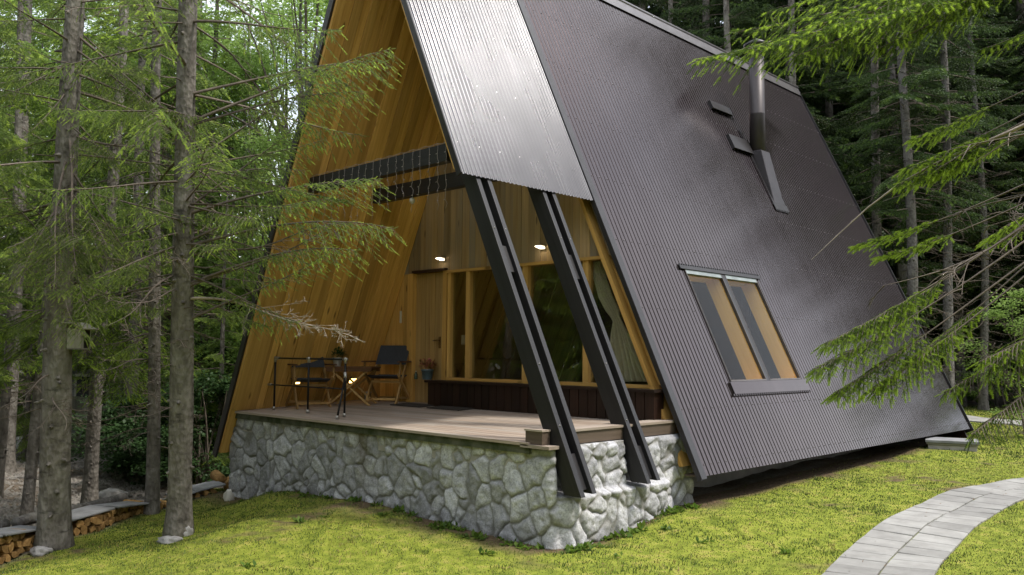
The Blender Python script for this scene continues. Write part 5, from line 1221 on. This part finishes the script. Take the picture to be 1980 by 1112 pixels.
while s < ed_s[-1]-.15:
    p = edge_ext(s); q = edge_ext(s+.1); d = (q-p)/np.linalg.norm(q-p); nrm = np.array([-d[1], d[0]])    # away from the lawn
    if seg_side(np.array([p[0]+nrm[0]]), np.array([p[1]+nrm[1]]))[0] > 0: nrm = -nrm
    rz = math.atan2(nrm[1], nrm[0])-pi/2; H_ = stack_h(s); rows = max(1, int(round(H_/.098)))
    for k in range(rows):
        o = link('firewood', random.choice(WD), None); jx = random.uniform(-.012,.012)+(k % 2)*.05
        o.location = (float(p[0]+d[0]*jx+nrm[0]*random.uniform(0,.03)), float(p[1]+d[1]*jx+nrm[1]*random.uniform(0,.03)), gz(p[0], p[1])+.045+k*.098+random.uniform(-.006,.006)); o.rotation_euler = (0, random.uniform(0,6.28), rz)
        tag(o, 'split log in the low firewood row along the lawn edge', 'firewood', FWG); nf += 1
    s += .112
M_slab = simple('grey_slab', (.19,.19,.195), .85, 0, .3, 5, .4)
for k, (s0, s1, lab) in enumerate(((-1.3,-.02,'grey slab capping the firewood row at the left border'),(.02,.72,'grey slab on the firewood just left of the birdhouse spruce'),(.98,1.95,'grey slab on the firewood just right of the birdhouse spruce'),(2.05,3.1,'grey slab on the firewood in the middle of the row'),(3.35,4.0,'grey slab on the firewood behind the slender spruce'),(4.15,ed_s[-1]-.5,'grey slab on the firewood at the end next to the house'))):
    a, b = edge_ext(s0), edge_ext(s1); d = (b-a)/np.linalg.norm(b-a); nrm = np.array([-d[1], d[0]])
    if seg_side(np.array([a[0]+nrm[0]]), np.array([a[1]+nrm[1]]))[0] > 0: nrm = -nrm
    za, zb_ = [gz(*q)+max(1, int(round(stack_h(ss)/.098)))*.098-.0 for q, ss in ((a, s0+.05), (b, s1-.05))]; rg = random.Random(k); mb = MB()
    o3 = np.array([a[0]-nrm[0]*.04, a[1]-nrm[1]*.04, za+.012]); L3 = np.array([b[0]-a[0], b[1]-a[1], zb_-za]); mb.board(o3, L3, (nrm[0]*rg.uniform(.36,.44), nrm[1]*.4, .01), (0,0,.03)); tag(mb.obj('slab', M_slab, None, .012), lab, 'slab', 'slabs on the firewood row')
def log(p0, p1, r, lab, m=None, grp='long logs behind the firewood row'):
    p0, p1 = np.array(p0, float), np.array(p1, float); mb = MB(); k = 14; uu = np.linspace(0, 1, k); P = p0+(p1-p0)*uu[:,None]; P[:,2] += .015*np.sin(uu*7); mb.tube(P, r*(1+.06*np.sin(uu*11)), 12); return tag(mb.obj('log', m or M_bark_pale, None), lab, 'log', grp)
def behind(s, off, dz=0):
    a, b = edge_ext(s-.2), edge_ext(s+.2); d = (b-a)/np.linalg.norm(b-a); nrm = np.array([-d[1], d[0]]); p = edge_ext(s)
    if seg_side(np.array([p[0]+nrm[0]]), np.array([p[1]+nrm[1]]))[0] > 0: nrm = -nrm
    q = p+nrm*off; return (q[0], q[1], gz(p[0], p[1])+stack_h(s)+dz)
log(behind(-1.2,.55), behind(.75,.55), .075, 'weathered round log behind the slabs at the left border')
log(behind(.95,.56), behind(3.0,.60,.02), .07, 'weathered round log behind the middle slabs')
log(behind(2.9,.68,.02), behind(5.0,.66,.02), .075, 'grey round log behind the slender spruce')
log(behind(4.9,.58,.03), behind(ed_s[-1]+.1,.52,.04), .08, 'mossy round log leading to the corner of the stone base')
p = og(428, 950); mb = MB(); mb.tube([(p[0],p[1],p[2]+.16),(p[0]-.33,p[1]+.05,p[2]+.22)], [.09,.085], 12); mb.tube([(p[0]+.2,p[1]+.02,p[2]+.1),(p[0]-.2,p[1]+.25,p[2]+.12)], [.08,.08], 12); o = mb.obj('firewood', M_fire, None); tag(o, 'two thick orange log pieces at the house end of the firewood row', 'firewood')
def rock(u, v, r, sq, lab, m=None, p=None):
    p = og(u, v) if p is None else p; mb = MB(); mb.ball((0,0,0), r, 16, sq, .55); o = mb.obj('rock', m or M_rock, None); o.location = (float(p[0]), float(p[1]), float(gz(p[0],p[1])+r*sq[2]*.35)); return tag(o, lab, 'rock')
M_rock = simple('field_rock', (.30,.29,.28), .9, 0, .35, 7, .6)
rock(361,1035,.085,(.8,.8,1.05),'round grey rock at the foot of the tall grey-barked spruce'); rock(330,1049,.13,(1.2,.9,.42),'flat pale rock in the grass below the tall grey-barked spruce'); rock(80,1071,.13,(1.2,.8,.5),'flat rock in the grass in front of the birdhouse spruce')
rock(70,868,.55,(1.4,.9,.5),'large grey boulder on the gravel behind the thin dark trunk'); rock(75,840,.5,(1.5,.9,.55),'upper grey boulder on the bank behind the thin dark trunk'); rock(220,965,.22,(1.3,.9,.6),'pale rock below the shrubs behind the log edging'); rock(443,968,.10,(.7,.7,1.2),'small white stone at the left corner of the stone base', M_white)
# loose gravel and litter of the forest floor
rg = np.random.default_rng(31); n = 60000; x = rg.uniform(-34,-11,n); y = rg.uniform(1.5,14,n); k_ = (seg_side(x, y) < -.7) & (rg.random(n) < np.clip(14/np.hypot(x, y), 0, 1)**2*.9); x, y = x[k_], y[k_]; n = len(x)
z = ground(x, y)+.01; sz = rg.uniform(.012,.05,n)*np.where(rg.random(n) < .05, 2.2, 1); tv = np.array([[1,0,-.2],[-.5,.87,-.2],[-.5,-.87,-.2],[0,0,.75],[.7,.5,.25]]); tf = np.array([[0,4,3],[4,1,3],[1,2,3],[2,0,3],[0,1,4]])
d_ = rg.normal(0,1,(n,3)); d_[:,2] *= .3; V, Fq = instance((tv, tf), np.stack([x,y,z],1), frames(d_), sz)
o = link('gravel', np_mesh('gravel', V, Fq, None), simple('loose_gravel', (.17,.155,.135), .95, 0, .5, 3, 0)); o['kind'] = 'stuff'

# weeds along the foot of the stone base, fallen litter on the lawn
rg = np.random.default_rng(41); cl_w = []
for k in range(70):
    if rg.random() < .62: x, y = rg.uniform(-11.5,-5.7), 6.36-abs(rg.normal(0,.10))
    else: x, y = -5.62+abs(rg.normal(0,.10)), rg.uniform(6.4,9.0)
    cl_w.append((x, y))
for k in range(12): p = od(rg.uniform(200,1800), 900, 1); a_ = og(rg.uniform(350,1700), rg.uniform(990,1108)); cl_w.append((a_[0], a_[1]))
cl_w = np.array(cl_w); cl_w = cl_w[lawn_mask(cl_w[:,0], cl_w[:,1]) > .5]; per = 18; m = len(cl_w); pz = np.repeat(np.c_[cl_w, ground(cl_w[:,0], cl_w[:,1])], per, 0); d_ = rg.normal(0,1,(m*per,3)); d_[:,2] = abs(d_[:,2])*.7+.15
V, Fq = instance((np.array([[0,0,0],[.5,.26,.10],[1,0,-.02],[.5,-.26,.10]]), np.array([[0,1,2,3]])), pz+rg.normal(0,.03,pz.shape)*[1,1,0], frames(d_), rg.uniform(.03,.09,m*per)*np.repeat(rg.uniform(.6,1.2,m), per))
o = link('weeds', np_mesh('weeds', V, Fq, {'tip': np.repeat(rg.random(m*per), 4)}), needle_mat('weed_leaves', (.05,.10,.015), (.16,.24,.03))); o['kind'] = 'stuff'
n = 2600; x = rg.uniform(-13,-2,n); y = rg.uniform(2.5,16,n); k_ = lawn_mask(x, y) > .5; x, y = x[k_], y[k_]; d_ = rg.normal(0,1,(len(x),3)); d_[:,2] *= .2
V, Fq = instance((np.array([[0,0,0],[.5,.12,.05],[1,0,0],[.5,-.12,.05]]), np.array([[0,1,2,3]])), np.c_[x, y, ground(x, y)+.022], frames(d_), rg.uniform(.015,.06,len(x)))
o = link('litter', np_mesh('litter', V, Fq, None), simple('fallen_litter', (.17,.10,.05), .9, 0, .5, 3, 0)); o['kind'] = 'stuff'

# ------------------------------------------------------------------ birdhouse, log cabin, lawn cover, fence
DBH = DA+.25 if False else proj(pA)[2]
p = od(153, 652, DBH-.06); tr_ = np.array([RIGHT[0], RIGHT[1], 0]); bh = thing('birdhouse', 'grey wooden birdhouse with a pitched roof fixed to the spruce trunk', 'birdhouse', p, YAW-radians(8))
M_oldwood = wood('old_grey_wood', (.17,.16,.13), (.32,.31,.26), .85, .3)
W2, H2 = .085, .26
mb = MB(); mb.plank(-W2, W2, -.10, -.085, -H2/2, H2/2-.03, H2/2-.03); mb.plank(-W2, -W2+.016, -.085, .10, -H2/2, H2/2-.02, H2/2-.02); mb.plank(W2-.016, W2, -.085, -.03, -H2/2, H2/2-.04, H2/2-.04); mb.box(-W2, W2, .085, .10, -H2/2, H2/2); mb.box(-W2, W2, -.1, .1, -H2/2-.016, -H2/2-.001); mb.obj('box', M_oldwood, bh, local=True)
mb = MB(); mb.board((-W2-.05,-.15,H2/2+.03), (W2+.06,0,.0), (0,.27,0), (0,0,.015)); mb.board((.0,-.15,H2/2+.03), (W2+.06,0,-.075), (0,.27,0), (.008,0,.016)); mb.obj('roof', M_oldwood, bh, local=True)
mb = MB(); mb.box(W2-.012, W2-.004, -.03, .085, -H2/2, H2/2-.04); mb.obj('shade_panel', M_black, bh, local=True)  # solid black panel painting the shade of the open side
# log cabin among the trees
cp_ = at(235, 24); cb = thing('log_cabin', 'grey log cabin half hidden by the spruces on the left', 'house', (cp_[0], cp_[1], cp_[2]), YAW-radians(12))
M_log = simple('silver_logs', (.24,.24,.245), .85, 0, .25, 3, .3)
mb = MB()
for k in range(11):
    z = .2+k*.225; mb.bar((-2.2,0,z), (2.0,0,z), .12, 10); mb.bar((1.8,-.25,z+.11), (1.8,4.2,z+.11), .12, 10); mb.bar((-2.0,-.25,z+.11), (-2.0,4.2,z+.11), .12, 10)
mb.obj('wall', M_log, cb, local=True)
mb = MB(); mb.board((-2.6,-.7,2.55), (5.0,0,0), (0,3.0,1.9), (0,-.08,.1)); mb.board((-2.6,4.9,2.55), (5.0,0,0), (0,-2.6,1.9), (0,.08,.1)); mb.obj('roof', M_brown, cb, local=True)
mb = MB(); mb.box(-1.35,-.25,-.16,-.10,.95,1.9,along=2); f_ = mb.obj('window', simple('cabin_frame', (.45,.43,.40), .7), cb, local=True); mb = MB(); mb.box(-1.27,-.84,-.175,-.165,1.02,1.82); mb.box(-.78,-.33,-.175,-.165,1.02,1.82); mb.obj('pane', simple('cabin_glass', (.02,.025,.03), .08), f_, local=True)
mb = MB(); mb.box(.4,1.2,-.16,-.1,.1,2.0,along=2); mb.obj('door', M_tablewood, cb, local=True)
p = at(150, 21); mb = MB()
for k in range(4): mb.box(p[0]-1.0+.1*k, p[0]+.8, p[1]-.25, p[1]+.15, p[2]+.02+k*.09, p[2]+.09+k*.09)
tag(mb.obj('plank_stack', M_oldwood, None), 'stack of weathered planks on the ground behind the birdhouse spruce', 'planks')
p = at(158, 19); mb = MB(); zz = oy(158,800,p[1])[2]
for k in range(5): mb.box(p[0]-.5+.2*k, p[0]-.31+.2*k, p[1], p[1]+.03, zz, zz+.36, along=2)
mb.box(p[0]-.6, p[0]+.6, p[1]-.15, p[1]+.5, zz-.1, zz-.03); mb.box(p[0]-.5,p[0]-.42,p[1]+.1,p[1]+.18,p[2]-.1,zz-.1,along=2); mb.box(p[0]+.42,p[0]+.5,p[1]+.1,p[1]+.18,p[2]-.1,zz-.1,along=2)
tag(mb.obj('bench', M_oldwood, None), 'weathered plank bench between the birdhouse spruce and the log cabin', 'bench')
# utility cover on the lawn
p = og(1841, 867); uc = thing('lawn_cover', 'flat grey concrete cover raised on blocks in the lawn beside the house', 'cover', on_ground(p), radians(18))
mb = MB(); mb.box(-.42,.42,-.32,.32,.11,.16); mb.obj('lid', M_slab, uc, .008, True); mb = MB(); mb.box(-.38,.38,-.28,.28,-.1,.075); mb.obj('block', M_concrete, uc, .006, True)
mb = MB(); mb.box(-.40,.40,-.30,.30,.08,.105); mb.obj('spacer', M_oldwood, uc, local=True)
# rail fence behind the lawn on the right
f0, f1 = at(1800, 25.5), at(2120, 24.5); fe = thing('fence', 'weathered rail fence behind the lawn at the right', 'fence', f0)
fd = np.array(f1)-np.array(f0)
for k in range(6):
    q = np.array(f0)+fd*k/5; mb = MB(); mb.bar((q[0],q[1],gz(q[0],q[1])-.2), (q[0],q[1],gz(q[0],q[1])+1.15), .06, 9); mb.obj('post', M_bark_pale, fe)
for h_ in (.55, 1.0):
    mb = MB(); mb.bar((f0[0],f0[1]-.07,gz(f0[0],f0[1])+h_), (f1[0],f1[1]-.07,gz(f1[0],f1[1])+h_), .05, 9); mb.obj('rail', M_bark_pale, fe)
